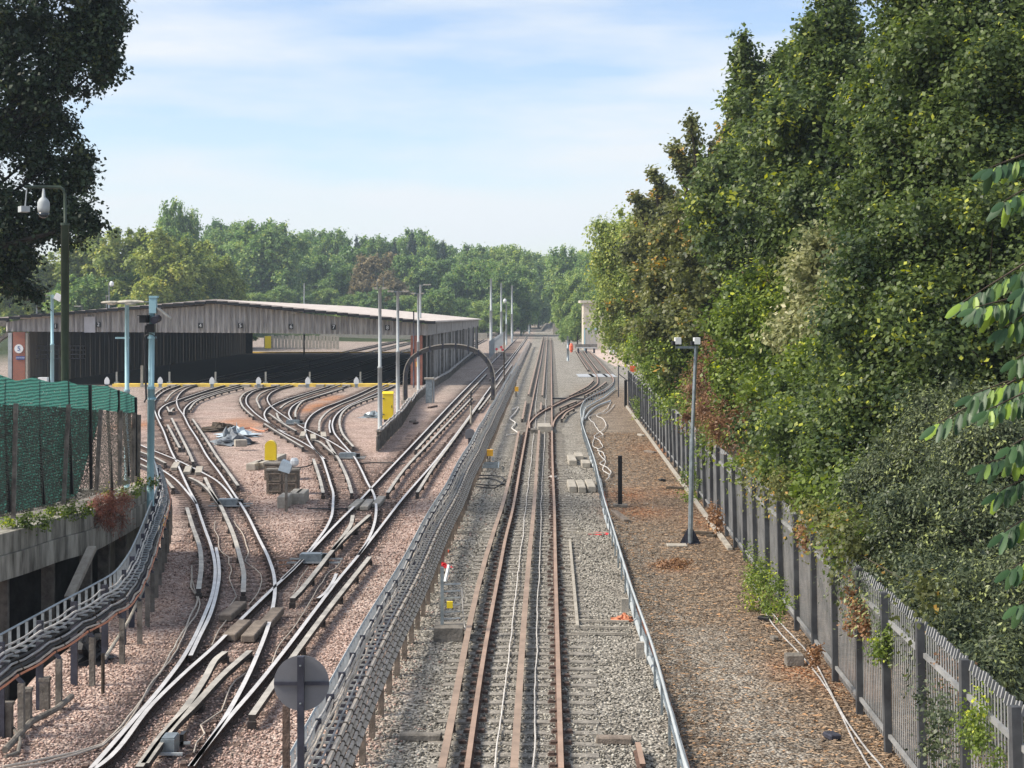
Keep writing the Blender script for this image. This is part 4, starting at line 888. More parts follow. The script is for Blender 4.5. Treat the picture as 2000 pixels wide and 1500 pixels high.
# right-hand mass behind the palisade
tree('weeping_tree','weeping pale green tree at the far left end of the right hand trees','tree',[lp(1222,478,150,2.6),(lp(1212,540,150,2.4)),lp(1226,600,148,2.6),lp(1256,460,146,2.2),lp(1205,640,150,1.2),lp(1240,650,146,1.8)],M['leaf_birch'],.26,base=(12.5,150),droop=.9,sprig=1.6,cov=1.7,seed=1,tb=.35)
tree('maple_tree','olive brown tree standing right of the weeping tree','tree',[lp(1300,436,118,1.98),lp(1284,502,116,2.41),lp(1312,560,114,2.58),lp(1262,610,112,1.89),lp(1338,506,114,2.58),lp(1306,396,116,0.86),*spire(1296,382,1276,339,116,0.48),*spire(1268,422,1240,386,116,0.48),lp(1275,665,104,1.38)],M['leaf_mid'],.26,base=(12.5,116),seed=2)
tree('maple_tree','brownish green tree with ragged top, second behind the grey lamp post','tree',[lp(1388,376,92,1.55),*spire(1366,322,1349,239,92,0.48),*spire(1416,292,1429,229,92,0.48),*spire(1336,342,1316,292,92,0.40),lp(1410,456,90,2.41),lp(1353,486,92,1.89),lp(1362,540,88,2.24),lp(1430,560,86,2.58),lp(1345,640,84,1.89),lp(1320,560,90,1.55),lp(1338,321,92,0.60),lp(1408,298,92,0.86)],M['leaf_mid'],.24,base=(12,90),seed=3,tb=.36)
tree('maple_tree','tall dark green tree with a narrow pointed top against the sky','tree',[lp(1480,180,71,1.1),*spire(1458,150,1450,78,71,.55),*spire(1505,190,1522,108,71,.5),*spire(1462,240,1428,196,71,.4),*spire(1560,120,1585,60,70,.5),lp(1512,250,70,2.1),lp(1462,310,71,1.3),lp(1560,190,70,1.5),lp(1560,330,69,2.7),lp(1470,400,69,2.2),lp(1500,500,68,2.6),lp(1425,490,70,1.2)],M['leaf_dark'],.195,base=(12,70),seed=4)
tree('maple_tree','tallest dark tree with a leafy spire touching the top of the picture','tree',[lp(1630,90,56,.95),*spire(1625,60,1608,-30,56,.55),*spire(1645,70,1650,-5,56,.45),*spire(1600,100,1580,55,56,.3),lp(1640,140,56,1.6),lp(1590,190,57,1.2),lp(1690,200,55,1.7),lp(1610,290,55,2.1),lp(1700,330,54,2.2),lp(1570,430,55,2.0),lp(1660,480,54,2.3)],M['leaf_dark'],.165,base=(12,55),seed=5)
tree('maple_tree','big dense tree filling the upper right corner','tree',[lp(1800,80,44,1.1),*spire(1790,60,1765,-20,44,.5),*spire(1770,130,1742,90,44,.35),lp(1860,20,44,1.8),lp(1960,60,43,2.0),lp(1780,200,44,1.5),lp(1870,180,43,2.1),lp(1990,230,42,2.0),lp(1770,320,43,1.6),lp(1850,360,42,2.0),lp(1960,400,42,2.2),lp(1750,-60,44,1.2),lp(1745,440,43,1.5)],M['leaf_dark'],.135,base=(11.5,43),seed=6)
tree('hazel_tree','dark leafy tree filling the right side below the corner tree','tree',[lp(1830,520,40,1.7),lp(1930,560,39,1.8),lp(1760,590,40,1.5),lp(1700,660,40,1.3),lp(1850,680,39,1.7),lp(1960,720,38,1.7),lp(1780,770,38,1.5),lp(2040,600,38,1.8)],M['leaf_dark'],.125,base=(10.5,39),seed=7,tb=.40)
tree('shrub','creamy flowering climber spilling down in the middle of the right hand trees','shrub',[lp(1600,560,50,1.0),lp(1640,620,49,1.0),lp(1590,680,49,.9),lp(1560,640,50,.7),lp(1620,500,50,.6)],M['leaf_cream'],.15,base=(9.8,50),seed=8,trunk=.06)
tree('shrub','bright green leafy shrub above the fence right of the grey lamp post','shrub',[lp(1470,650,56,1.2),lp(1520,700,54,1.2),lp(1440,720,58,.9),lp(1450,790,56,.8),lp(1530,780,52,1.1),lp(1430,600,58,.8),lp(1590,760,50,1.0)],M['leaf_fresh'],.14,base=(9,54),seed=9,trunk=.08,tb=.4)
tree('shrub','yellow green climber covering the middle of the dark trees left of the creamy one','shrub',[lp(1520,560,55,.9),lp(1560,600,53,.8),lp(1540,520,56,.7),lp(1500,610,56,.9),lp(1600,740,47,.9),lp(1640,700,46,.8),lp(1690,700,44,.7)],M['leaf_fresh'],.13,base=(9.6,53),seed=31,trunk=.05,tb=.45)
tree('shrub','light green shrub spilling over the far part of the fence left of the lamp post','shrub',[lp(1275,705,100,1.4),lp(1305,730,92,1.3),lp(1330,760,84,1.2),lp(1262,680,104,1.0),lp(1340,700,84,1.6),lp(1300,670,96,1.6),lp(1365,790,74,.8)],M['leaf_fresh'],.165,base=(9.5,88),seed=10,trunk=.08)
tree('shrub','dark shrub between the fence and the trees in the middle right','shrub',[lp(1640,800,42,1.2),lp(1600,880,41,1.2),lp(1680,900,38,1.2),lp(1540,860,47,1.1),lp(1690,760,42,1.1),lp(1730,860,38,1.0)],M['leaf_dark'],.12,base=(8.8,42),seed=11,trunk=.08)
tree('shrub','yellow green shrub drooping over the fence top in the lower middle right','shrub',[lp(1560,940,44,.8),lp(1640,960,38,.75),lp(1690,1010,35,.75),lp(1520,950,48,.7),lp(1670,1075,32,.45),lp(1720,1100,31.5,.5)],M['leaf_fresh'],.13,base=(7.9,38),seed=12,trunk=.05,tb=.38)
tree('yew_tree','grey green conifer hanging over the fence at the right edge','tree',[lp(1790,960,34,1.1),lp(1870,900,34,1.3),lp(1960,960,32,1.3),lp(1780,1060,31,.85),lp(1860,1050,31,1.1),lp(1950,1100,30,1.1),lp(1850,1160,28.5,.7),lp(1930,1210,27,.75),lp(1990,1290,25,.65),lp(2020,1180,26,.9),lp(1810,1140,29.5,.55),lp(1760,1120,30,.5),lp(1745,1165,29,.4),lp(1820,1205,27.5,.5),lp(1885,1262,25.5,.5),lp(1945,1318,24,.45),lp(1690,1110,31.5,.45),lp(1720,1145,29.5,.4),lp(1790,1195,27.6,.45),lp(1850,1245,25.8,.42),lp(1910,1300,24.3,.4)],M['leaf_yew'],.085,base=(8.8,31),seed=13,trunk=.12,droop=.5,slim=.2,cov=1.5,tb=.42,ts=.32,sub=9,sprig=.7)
tree('tree','slender bare stemmed young tree leaning behind the fence with fresh leaves','tree',[lp(1540,820,45,.5),lp(1552,870,45,.35)],M['leaf_fresh'],.11,base=(7.45,45),seed=14,trunk=.07)
# dead bramble and brown twigs in the gap
tree('bramble','brown dead bramble hanging between the lamp post and the bright shrub','shrub',[lp(1395,760,66,1.0),lp(1385,830,62,.8),lp(1410,690,66,.8),lp(1480,575,60,.5),lp(1430,850,56,.8),lp(1480,860,52,.8)],M['leaf_dry'],.11,base=(9.0,60),seed=15,trunk=.05,cov=.9,slim=.16,tb=.2)
# big tree on the left
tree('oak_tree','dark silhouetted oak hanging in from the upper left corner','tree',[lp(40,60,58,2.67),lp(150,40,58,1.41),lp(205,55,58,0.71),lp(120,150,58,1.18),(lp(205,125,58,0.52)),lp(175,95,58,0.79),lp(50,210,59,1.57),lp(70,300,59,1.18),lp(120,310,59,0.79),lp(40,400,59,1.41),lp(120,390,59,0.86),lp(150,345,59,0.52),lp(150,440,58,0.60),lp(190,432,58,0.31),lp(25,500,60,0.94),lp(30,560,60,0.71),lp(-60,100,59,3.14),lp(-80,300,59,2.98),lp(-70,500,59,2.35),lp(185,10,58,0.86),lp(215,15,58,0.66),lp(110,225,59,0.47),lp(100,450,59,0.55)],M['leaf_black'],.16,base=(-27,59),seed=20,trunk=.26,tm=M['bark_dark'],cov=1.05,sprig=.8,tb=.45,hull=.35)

# far woods: a few kinds of tree, then copies
def proto(kind,seed):
    rg=random.Random(seed); L_=[]
    if kind=='birch':
        for i in range(11): a=rg.uniform(0,6.3); h=rg.uniform(4,17); q=3.1*(1-abs(h-9)/15); L_.append((math.cos(a)*q,math.sin(a)*q,h,rg.uniform(1.8,2.7),1.3))
        L_.append((0,0,19,1.6,1.3))
    elif kind=='conifer':
        for i in range(9): L_.append((rg.uniform(-.3,.3),rg.uniform(-.3,.3),3+i*1.9,2.6*(1-i/9.5)+.3,.7))
    else:
        for i in range(14): a=rg.uniform(0,6.3); h=rg.uniform(3.5,14.5); q=4.6*math.sqrt(max(.05,1-((h-8.5)/8.5)**2)); L_.append((math.cos(a)*q,math.sin(a)*q,h,rg.uniform(1.9,3.3),.85))
        L_.append((0,0,15.2,2.6,.8)); L_.append((0,0,9,4.2,1))
    return L_
PR={}
def mkproto(kind,var,m,look,size=.54,**k):
    L_=proto(kind,hash((var,len(kind)))%1000+var*7)
    b=MB(); b.tube([(0,0,-1),(.1,0,5),(0,.1,14)],[.38,.3,.12],7)
    for l in L_[::2]: b.tube([(0,0,max(2,l[2]-3)),l[:3]],[.16,.05],5)
    tr=b.build('trunk',M['bark']); V,Fq,T=leafcloud(L_,size,cov=1.5,k=12,sprig=1.5,seed=var*13+5,sub=3,**k); cr=npmesh('crown',V,Fq,m,attr=T)
    PR[(kind,var)]=(tr.data,cr.data,look); bpy.data.objects.remove(tr); bpy.data.objects.remove(cr)
mkproto('birch',1,M['leaf_birch'],'yellow green drooping birch',droop=.7); mkproto('birch',2,M['leaf_birch'],'pale drooping birch',droop=.9,tb=.3)
mkproto('round',1,M['leaf_wood'],'dark rounded tree'); mkproto('round',2,M['leaf_wood'],'mid green broad tree',tb=.55); mkproto('round',3,M['leaf_wood_light'],'light green bushy tree'); mkproto('round',4,M['leaf_russet'],'russet brown tree')
mkproto('round',5,M['leaf_wood'],'blue green full tree',tb=.3); mkproto('conifer',1,M['leaf_conifer'],'dark pointed conifer')
MARKS=[(60,'the left edge'),(127,'the green pole'),(248,'the pale blue lamp post'),(300,'the camera pole'),(392,'the number 4 plate'),(470,'the number 5 plate'),(569,'the number 6 plate'),(652,'the number 7 plate'),(742,'the post with a bare crossbar'),(820,'the shed corner'),(880,'the arch'),(960,'the tallest mast'),(1000,'the pale mast'),(1034,'the far white tipped mast'),(1075,'the straight track'),(1130,'the siding'),(1200,'the weeping tree')]
USED={}
def far(kind,var,px,topy,Z,hs=1.0,ws=1.0,tier=''):
    tr,cr,look=PR[(kind,var)]; X=(px-CX)*Z/F_PX; bz=float(gz(np.array([X]),np.array([Z]))[0]); zt=H-(topy-HY)*Z/F_PX
    base_h={'birch':21.5,'conifer':20.5}.get(kind,17.6); s=max(.25,(zt-bz)/base_h)
    mk=min(MARKS,key=lambda a:abs(a[0]-px)); side='straight above' if abs(mk[0]-px)<9 else ('just left of' if px<mk[0] else 'just right of')
    lab=f'{look} {tier}, {side} {mk[1]}'.replace('in the ','').replace('straight above','above').replace('just ','').replace('the post with a bare crossbar','the crossbar post').replace('the pale blue lamp post','the pale blue lamp').replace('the far white tipped mast','the white tipped mast').replace('low at the foot of the wood','low in front').replace('middle of the wood','mid wood').replace('closing the far end of the line','closing the line').replace('standing tall above the birches','tall above the birches')
    n=USED.get(lab,0); USED[lab]=n+1
    if n: lab=lab.replace(look,('smaller ' if n==1 else 'third ')+look)
    t=thing({'birch':'birch_tree','conifer':'conifer_tree'}.get(kind,'broadleaf_tree'),lab,'tree',(X,Z,bz),'trees of the far woods'); t.scale=(s*ws,s*ws,s); t.rotation_euler=(0,0,random.uniform(0,6.28))
    for n_,me in (('trunk',tr),('crown',cr)): o=link(bpy.data.objects.new(n_,me)); o.parent=t
rr=random.Random(5)
for i,(px,ty) in enumerate([(20,520),(85,500),(135,470),(178,445),(222,448),(268,444),(312,450),(352,462),(396,474),(436,500)]): far('birch',1+i%2,px,ty-6,300+rr.uniform(-8,14),ws=1.15,tier='in the front row')
for i,(px,ty) in enumerate([(60,560),(150,540),(245,530),(330,535),(420,550),(462,560),(505,570),(548,560),(600,575),(650,560),(700,572),(745,560),(800,575),(850,565),(900,580),(945,585),(985,592)]): far('round',[3,2,5][i%3],px,ty,(300 if px<470 else 425)+rr.uniform(-6,20),ws=1.2,tier='low at the foot of the wood')
far('round',2,348,398,390,ws=.5,tier='standing tall above the birches'); far('round',1,335,440,385,ws=.8,tier='behind the birches')
for i,(px,ty,v) in enumerate([(462,442,2),(500,438,2),(542,448,2),(580,468,5),(620,500,1),(530,500,3),(655,505,2),(690,480,5),(705,520,1),(742,498,4),(762,520,4),(790,500,1),(828,506,2),(868,505,5),(905,515,1),(940,505,1),(975,510,1),(1000,520,1)]): far('round',v,px,ty-4,450+rr.uniform(-10,30),ws=.95,tier='in the middle of the wood')
for i,(px,ty,v) in enumerate([(425,432,5),(440,440,1),(600,458,2),(640,456,2),(668,464,5),(720,468,2),(745,470,5),(775,466,1),(815,456,2),(835,460,1),(875,478,5),(905,488,5),(930,486,2),(955,492,2),(992,478,3),(1012,492,5),(1035,505,2)]): far('round',v,px,ty-5,540+rr.uniform(-20,40),ws=.85,tier='on the skyline')
for px,ty,s in [(697,454,.5),(806,444,.55),(866,462,.45),(914,474,.6),(770,462,.4)]: far('conifer',1,px,ty-4,520,ws=s,tier='on the skyline')
for i,(px,ty,v) in enumerate([(1052,503,2),(1085,497,3),(1112,490,2),(1140,488,3),(1170,495,2),(1200,500,5)]): far('round',v,px,ty-4,(600 if px<1105 else 480)+rr.uniform(-15,15),ws=.8,tier='at the back right')
for i,(px,ty,v) in enumerate([(1112,545,3),(1138,522,3),(1126,532,3),(1150,545,3),(1180,540,2),(1124,572,3),(1146,595,3),(1165,600,5)]): far('round',v,px,ty,385+rr.uniform(-15,25),ws=.75,tier='beside the far bend')
for px,ty,Z_,v,w_,nm in [(1128,588,330,3,.8,'by the siding end'),(1119,606,420,3,.9,'by the far bend'),(1120,560,395,5,.9,'over the siding end'),(1112,622,345,2,1.1,'low by the siding end'),(1165,560,345,3,.8,'behind the cream building'),(1045,600,610,5,1.0,'low at the far bend'),(1015,585,560,1,1.0,'beside the tunnel'),(990,600,470,5,1.2,'low behind the masts'),(958,598,450,2,1.2,'low behind the tallest mast'),(1035,590,600,1,1.1,'low at the line end'),(1060,596,610,5,1.1,'low at the line end')]: far('round',v,px,ty,Z_,ws=w_,tier=nm)
for i,px in enumerate((1006,1022,1040,1056,1085)): far('round',1,px,545+5*i,640,ws=1.0,tier='closing the far end of the line')
for i in range(18): far('round',[1,2,5][i%3],1230+i*55,470,330+40*(i%3),ws=1.3,tier=f'hidden deep behind the right hand trees number {i}') if False else None

# ------------------------------------------------------------------ large leaved branches close by on the right
def big_leaf_tree():
    t=thing('cherry_tree','drooping sprays of large pointed leaves reaching in at the right edge','tree',(3.6,6.4,0))
    MB().tube([(3.6,6.4,-.1),(3.65,6.4,4),(3.5,6.4,9.5)],[.14,.11,.05],8).build('trunk',M['bark'],t,True)
    V=[];F_=[];T=[];tw=MB(); rg=random.Random(4)
    def leaf(p,d,n,l):
        d=Vector(d).normalized(); n=Vector(n); n=(n-d*n.dot(d)).normalized(); s=d.cross(n)
        pr=[(0,0),(.12,.065),(.34,.13),(.58,.12),(.82,.05),(1,0)]; b=len(V); P0=Vector(p)
        for u,wd in pr: V.append(P0+d*u*l-n*(u*u*.12*l)+s*wd*l-n*wd*l*.25)
        for u,wd in pr[1:-1]: V.append(P0+d*u*l-n*(u*u*.12*l)-s*wd*l-n*wd*l*.25)
        for u,_ in pr[1:-1]: V.append(P0+d*u*l-n*(u*u*.12*l))
        R_=[b+i for i in range(6)]; Lf=[b]+[b+6+i for i in range(4)]+[b+5]; C_=[b]+[b+10+i for i in range(4)]+[b+5]
        tv=min(1,rg.random()*1.05)
        for i in range(5):
            for A in ((R_[i],R_[i+1],C_[i+1],C_[i]),(C_[i],C_[i+1],Lf[i+1],Lf[i])): F_.append(A); T.append(tv)
    sprays=[((2130,300),(1932,328),(0,)),((2080,370),(1962,392),()),((2150,470),(1880,590),()),((2100,600),(1905,600),()),((2160,560),(1960,640),()),((2140,700),(1830,828),()),((2120,760),(1930,800),()),((2170,640),(1985,700),()),
            ((2150,880),(1925,905),()),((2160,900),(1950,960),()),((2150,960),(1960,1040),()),((2150,820),(1975,870),()),((2180,1040),(1975,1110),()),((2160,720),(1900,770),()),((2180,1100),(1990,1180),()),((2190,500),(2000,560),())]
    BW=[]
    for (zr,pz) in ((6.6,330),(6.2,560),(5.7,760),(5.2,960)):
        e=Vector(P(2110,pz,6.9)); a0=Vector((3.62,6.4,zr)); m0=(a0+e)/2+Vector((0,0,.28)); tw.tube([a0,m0,e],[.035,.022,.012],6); BW.append(e)
    for k,(a,b_,_) in enumerate(sprays):
        Y0=6.6+rg.uniform(-.2,.3); A=Vector(P(*a,Y0+.3)); B=Vector(P(*b_,Y0)); C_=(A+B)/2+Vector((0,0,.05))
        st=min(BW,key=lambda q:(q-A).length); tw.tube([st,(st+A)/2+Vector((0,0,.03)),A,C_,B],[.010,.008,.007,.005,.002],5)
        n=17
        for i in range(n):
            u=(i+.5)/n; p=A*(1-u)**2+C_*2*u*(1-u)+B*u*u; d=(B-A).normalized()
            for s in (-1,1):
                dd=d*.45+Vector((rg.uniform(-.2,.2),s*.5,-.75+rg.uniform(-.4,.4))); leaf(p,dd,(rg.uniform(-.3,.3)-.25,-.9*s*.3-.5,.75),rg.uniform(.10,.15))
        leaf(B,d+Vector((0,0,-.3)),(0,-.6,.8),.12)
    tw.build('twigs',M['bark'],t)
    npmesh('leaves',np.array([tuple(v) for v in V])-np.array([3.6,6.4,0]),np.array(F_),M['leaf_cherry'],t,attr=np.array(T))
big_leaf_tree()

# ------------------------------------------------------------------ palisade fence on the right
fb=[(1233,797),(1267,840),(1317,910),(1350,953),(1410,1043),(1440,1076),(1532,1180),(1624,1332),(1728,1448)]
fw=np.array([U(a,b) for a,b in fb]); cx_=np.polyfit(fw[:,1],fw[:,0],1); FX=lambda y: cx_[0]*y+cx_[1]
t=thing('palisade_fence','tall grey steel palisade fence running along the foot of the right hand trees','fence',(FX(50),50,0))
yy=126.0; k=0; rg=random.Random(9); HT=2.55
while yy>15:
    st=2.6; y2=yy-st
    ln=rg.uniform(-.03,.05)
    MB().bar((FX(yy)-.03,yy,-.1),(FX(yy)-.03+ln-.06,yy,HT+.05),.11,.13).build('post',M['fence_steel'],t)
    b=MB(); npale=17 if yy<80 else 10
    for i in range(npale):
        u=(i+.5)/npale; y=yy-st*u; x=FX(y)+.04; dz=rg.uniform(-.02,.02); wd=.046 if yy<80 else .11
        b.bar((x,y,.08),(x-.04,y,HT-.10+dz),wd*.22,wd); b.bar((x-.04,y,HT-.10+dz),(x-.0,y+.02,HT+.03+dz),wd*.4,wd*.9)
    b.build('pale_panel',M['fence_pale'],t)
    MB().bar((FX(yy)-.02,yy,HT-.42),(FX(y2)-.02,y2,HT-.42),.05,.07).build('upper_rail',M['fence_pale'],t)
    MB().bar((FX(yy)-.02,yy,.30),(FX(y2)-.02,y2,.30),.05,.06).build('lower_rail',M['fence_pale'],t)
    yy=y2; k+=1
MB().bar((FX(124)-.3,124,.06),(FX(50)-.25,50,.05),.14,.12).build('kerb_board',M['concrete'],t)
for k in range(2):
    o=_c([(FX(y)-.28-.12*k-.10*math.sin(y*.5+k),y,.05) for y in np.arange(15,46,.8)],.016,0,0,1,0,6,.01,k).build('ground_cable',M['cable_grey']); tag(o,['pale cable snaking along the foot of the palisade fence, nearer the fence','pale cable snaking along the foot of the palisade fence, further out'][k],'cable')
for lab,y0,y1,mm,sz,sd_ in (('ivy and bramble spilling over the nearer half of the palisade fence top',25,48,'leaf_mid',.085,41),('mixed ivy spilling over the farther half of the palisade fence top',49,95,'leaf_fresh',.13,42)):
    rg=random.Random(sd_); L_=[]; y=y0
    while y<y1:
        if rg.random()<.52: r=rg.uniform(.2,.45); L_.append((FX(y)+rg.uniform(.0,.45),y,2.5+rg.uniform(-.25,.55),r,rg.uniform(.7,1.3)))
        y+=rg.uniform(.5,1.3)
    tree('ivy',lab,'climber',L_,M[mm],sz,base=(FX((y0+y1)/2)+.6,(y0+y1)/2),seed=sd_,trunk=.04,sub=3,cov=1.6,droop=.4)
# climbers and weeds on the fence
def tuft(name,label,px,py,z,r,m,size,cov=1.0,cat='weed',rz=1.0,**k):
    a=U(px,py,z); rg_=random.Random(px); lobes=[(a[0]+rg_.uniform(-.5,.4)*r,a[1]+rg_.uniform(-2.2,2.2)*r,max(.05,a[2]+rg_.uniform(-1.6,.9)*r),r*rg_.uniform(.25,.55),rg_.uniform(.8,1.8)) for _ in range(9)]; cov*=.6
    V,Fq,T=leafcloud(lobes,size,cov=cov,k=7,sprig=r*.9,hull=.2,core=False,seed=int(px),**k); o=npmesh(name,V,Fq,m,attr=T); return tag(o,label,cat)
for px,py,z,r,mm,sz,s in [(1470,1110,.9,.45,'leaf_fresh',.06,'yellow green weeds climbing the fence near the lamp post foot'),(1520,1150,1.3,.3,'leaf_fresh',.06,'small climber on the fence beyond the orange tuft'),
    (1352,950,.5,.5,'leaf_fresh',.08,'green weeds at the fence foot behind the grey lamp post'),(1245,800,.7,.5,'leaf_fresh',.1,'light weeds at the far end of the palisade fence'),
    (1575,1045,2.3,.25,'leaf_dry',.07,'rusty brown dead tuft on top of the fence, farther one'),(1680,1180,2.0,.28,'leaf_dry',.07,'rusty brown dead leaves hanging on the middle of the fence'),(1862,1310,2.1,.22,'leaf_dry',.05,'long orange dry tuft on the fence at lower right'),
    (1592,1270,1.0,.17,'leaf_dry',.05,'orange dry fern low on the fence'),(1740,1230,2.0,.35,'leaf_fresh',.06,'bindweed leaves trailing on the fence top rail'),(1840,1420,1.6,.35,'leaf_yew',.06,'thin dark climber on the nearest fence bays'),(1930,1420,2.0,.3,'leaf_fresh',.05,'green climber at the lower right corner'),(1500,1190,.1,.19,'leaf_fresh',.06,'low weeds where the fence meets the litter'),(1395,1010,1.0,.28,'leaf_dry',.08,'dry brown climber on the fence right of the lamp post')]:
    tuft('weed',s,px,py,z,r,M[mm],sz,1.1 if 'leaf_dry'!=mm else 1.6,rz=1.5)
for px,py,r,s in [(1310,1108,.42,'heap of dry orange leaves on the ground right of the handrail'),]:
    a=U(px,py); V,Fq,T=leafcloud([(a[0],a[1],.02,r,.22),(a[0]+.2,a[1]+.5,.02,r*.8,.2)],.07,cov=1.8,k=6,sprig=.2,hull=.1,core=False); tag(npmesh('leaf_heap',V,Fq,M['leaf_dry'],attr=T),s,'leaf heap')
for a,b_,r,mm,s in [(50,1005,.30,'leaf_fresh','bright green weeds on the parapet at the left edge'),(98,988,.16,'leaf_fresh','green stalky weeds against the green netting'),(137,985,.3,'leaf_fresh','small yellow green plant on the parapet before the red grass'),(188,985,.32,'grass_red','dry reddish grass hanging over the parapet, left clump'),(212,965,.34,'grass_red','dry reddish grass hanging over the parapet, right clump'),(272,938,.22,'leaf_fresh','yellow green plant at the end of the parapet'),(240,952,.2,'leaf_fresh','thin weeds on the parapet before its end')]:
    y=Yw(a)-.35; q=P(a,b_,y); x=q[0]
    r*=.62; lobes=[(x,y,2.22,r,.8),(x+.35,y+.2,2.2,r*.8,.8)]+([(x+.2,y-.3,1.95,r*.8,1.3),(x+.45,y-.3,1.75,r*.6,1.4)] if 'red' in mm else [(x-.4,y-.1,2.25,r*.8,.7)])
    V,Fq,T=leafcloud(lobes,.07 if 'red' not in mm else .12,cov=1.5 if 'red' not in mm else 1.6,k=8,sprig=.3,hull=.2,core=False,seed=int(a),slim=.36 if 'red' not in mm else .07,droop=0 if 'red' not in mm else .3); tag(npmesh('weed',V,Fq,M[mm],attr=T),s,'weed')

# ------------------------------------------------------------------ handrail and duct beside the litter
rp=[(1385,1600),(1342,1500),(1310,1388),(1274,1260),(1234,1148),(1198,1032),(1174,952),(1162,900),(1150,865),(1136,820),(1134,800),(1141,783),(1160,770),(1186,757),(1199,746)]
rp3=[U(a,b,.72) for a,b in smooth2(rp,6)]
t=thing('handrail','low grey handrail with pale duct running between the ballast and the brown litter','handrail',(3,40,0))
MB().tube(rp3,.028,8).build('top_rail',M['galv_light'],t,True)
MB().tube([(x+.05,y,.34) for x,y,z in rp3],.02,6).build('mid_rail',M['galv'],t)
q3=resample(np.array(rp3),2.1)
for q in q3: MB().box((q[0]+.02,q[1],.32),(.045,.05,.78)).build('upright',M['galv'],t)
_c([(x+.10+.05*math.sin(y*.3),y,.14) for x,y,z in rp3],.06,0,.02,4,0,8,.006,3).build('duct',M['galv_light'],t)
_c([(x+.2,y,.06) for x,y,z in rp3[:40]],.03,0,.02,4,0,6,.01,4).build('cable',M['cable_orange'],t)
for px,py in ((1250,1254),(1220,1165)): a=U(px,py+30,.35); MB().box((a[0],a[1],.5),(.16,.14,.3)).build('junction_box',M['concrete'],t)
# wandering cables
CB=[('white cable lying between the rails on the left of the centre rail','cable_white',[(968,1500),(982,1370),(998,1240),(1008,1160),(1014,1108),(1026,1000),(1036,900),(1042,850),(1047,820),(1046,800),(1050,760),(1058,700),(1066,655)],.014,.03),
('white cable lying between the rails on the right of the centre rail','cable_white',[(1042,1500),(1046,1370),(1049,1240),(1052,1130),(1056,1020),(1061,900),(1064,850),(1066,790),(1069,700),(1071,655)],.014,.03),
('pair of thin pinkish cables following the outer side of the curved track','cable_cream',[(8,1498),(120,1474),(200,1453),(250,1400),(290,1340),(330,1280),(365,1220),(384,1170),(372,1140),(376,1105)],.022,.05),
('second thin cable beside the curved track near the bottom left','cable_cream',[(10,1500),(122,1478),(206,1452),(256,1402),(296,1338),(336,1282),(368,1225),(390,1180),(380,1150),(372,1120)],.018,.05),
('thin wavy cable in the middle of the curved track','cable_cream',[(421,1018),(419,1030),(427,1050),(428,1070),(434,1080),(448,1090),(447,1100),(453,1110),(448,1130),(456,1150),(462,1165),(450,1180),(447,1200),(425,1235),(413,1260)],.014,.02),
('thin wavy cable on the right side of the curved track','cable_cream',[(457,1018),(462,1028),(472,1040),(480,1062),(485,1080),(478,1095),(492,1106),(510,1124),(509,1145),(500,1165),(486,1182)],.014,.02),
('thin wavy cable inside the diagonal track below its machine box','cable_cream',[(668,1090),(658,1108),(640,1120),(632,1135),(620,1150),(612,1165),(600,1185),(580,1215),(566,1235),(545,1260),(530,1296)],.014,.02),
('short wavy cable left of the machine box','cable_cream',[(603,1108),(592,1122),(582,1138),(580,1150),(570,1162),(573,1160)],.014,.02),
('thin cable looping over the timbers near the bottom of the yard','cable_cream',[(480,1315),(458,1330),(440,1370),(435,1388),(408,1392),(418,1402),(386,1422),(405,1438),(375,1460),(378,1470)],.014,.01),
('outer white cable wriggling over the litter right of the handrail','cable_white',[(1193,783),(1185,800),(1166,812),(1180,822),(1184,832),(1176,842),(1160,852),(1172,862),(1177,872),(1166,880),(1178,886),(1181,895),(1170,905),(1185,915),(1195,925),(1190,932)],.024,.05),
('inner white cable wriggling over the litter right of the handrail','cable_white',[(1200,790),(1186,806),(1150,816),(1158,826),(1170,842),(1178,850),(1160,858),(1158,872),(1170,878),(1170,886),(1182,905),(1176,915),(1190,930),(1184,938)],.024,.05),
('pale grey duct sweeping away from the handrail over the cables','galv_light',[(1142,818),(1150,806),(1163,795),(1178,788),(1192,783)],.07,.0),
('black cable lying on the ballast beside the wooden cabinet','cable_black',[(545,914),(570,914),(600,911),(612,906)],.03,.02),
('black cable running right from the concrete blocks','cable_black',[(600,993),(650,994),(692,993)],.03,.01),
('thin black cable crossing right of the curved tracks','cable_black',[(700,905),(740,903),(790,905)],.03,.02),
('red cable looping on the pink ballast behind the tarpaulin','cable_orange',[(470,838),(490,836),(500,840),(515,842),(528,836)],.05,.01),
('dark cables spread across the ballast right of the cable run','cable_black',[(925,938),(950,934),(975,940),(985,946),(960,948),(925,945)],.03,.01),
('second dark cable lying right of the cable run','cable_black',[(925,931),(955,928),(985,936),(970,952),(930,950)],.03,.01),
('pale cable tangle at the end of the central conductor rail','cable_white',[(1000,800),(1012,795),(1005,808),(996,818),(1007,826),(1000,836),(1012,846),(990,850)],.04,.02)]
for lab,m_,pts,r,wob in CB:
    tag(_c([U(a,b,.05+r) for a,b in smooth2(pts,6)],r,0,0,1,0,6,wob*.5,len(lab)).build('cable',M[m_]),lab,'cable')

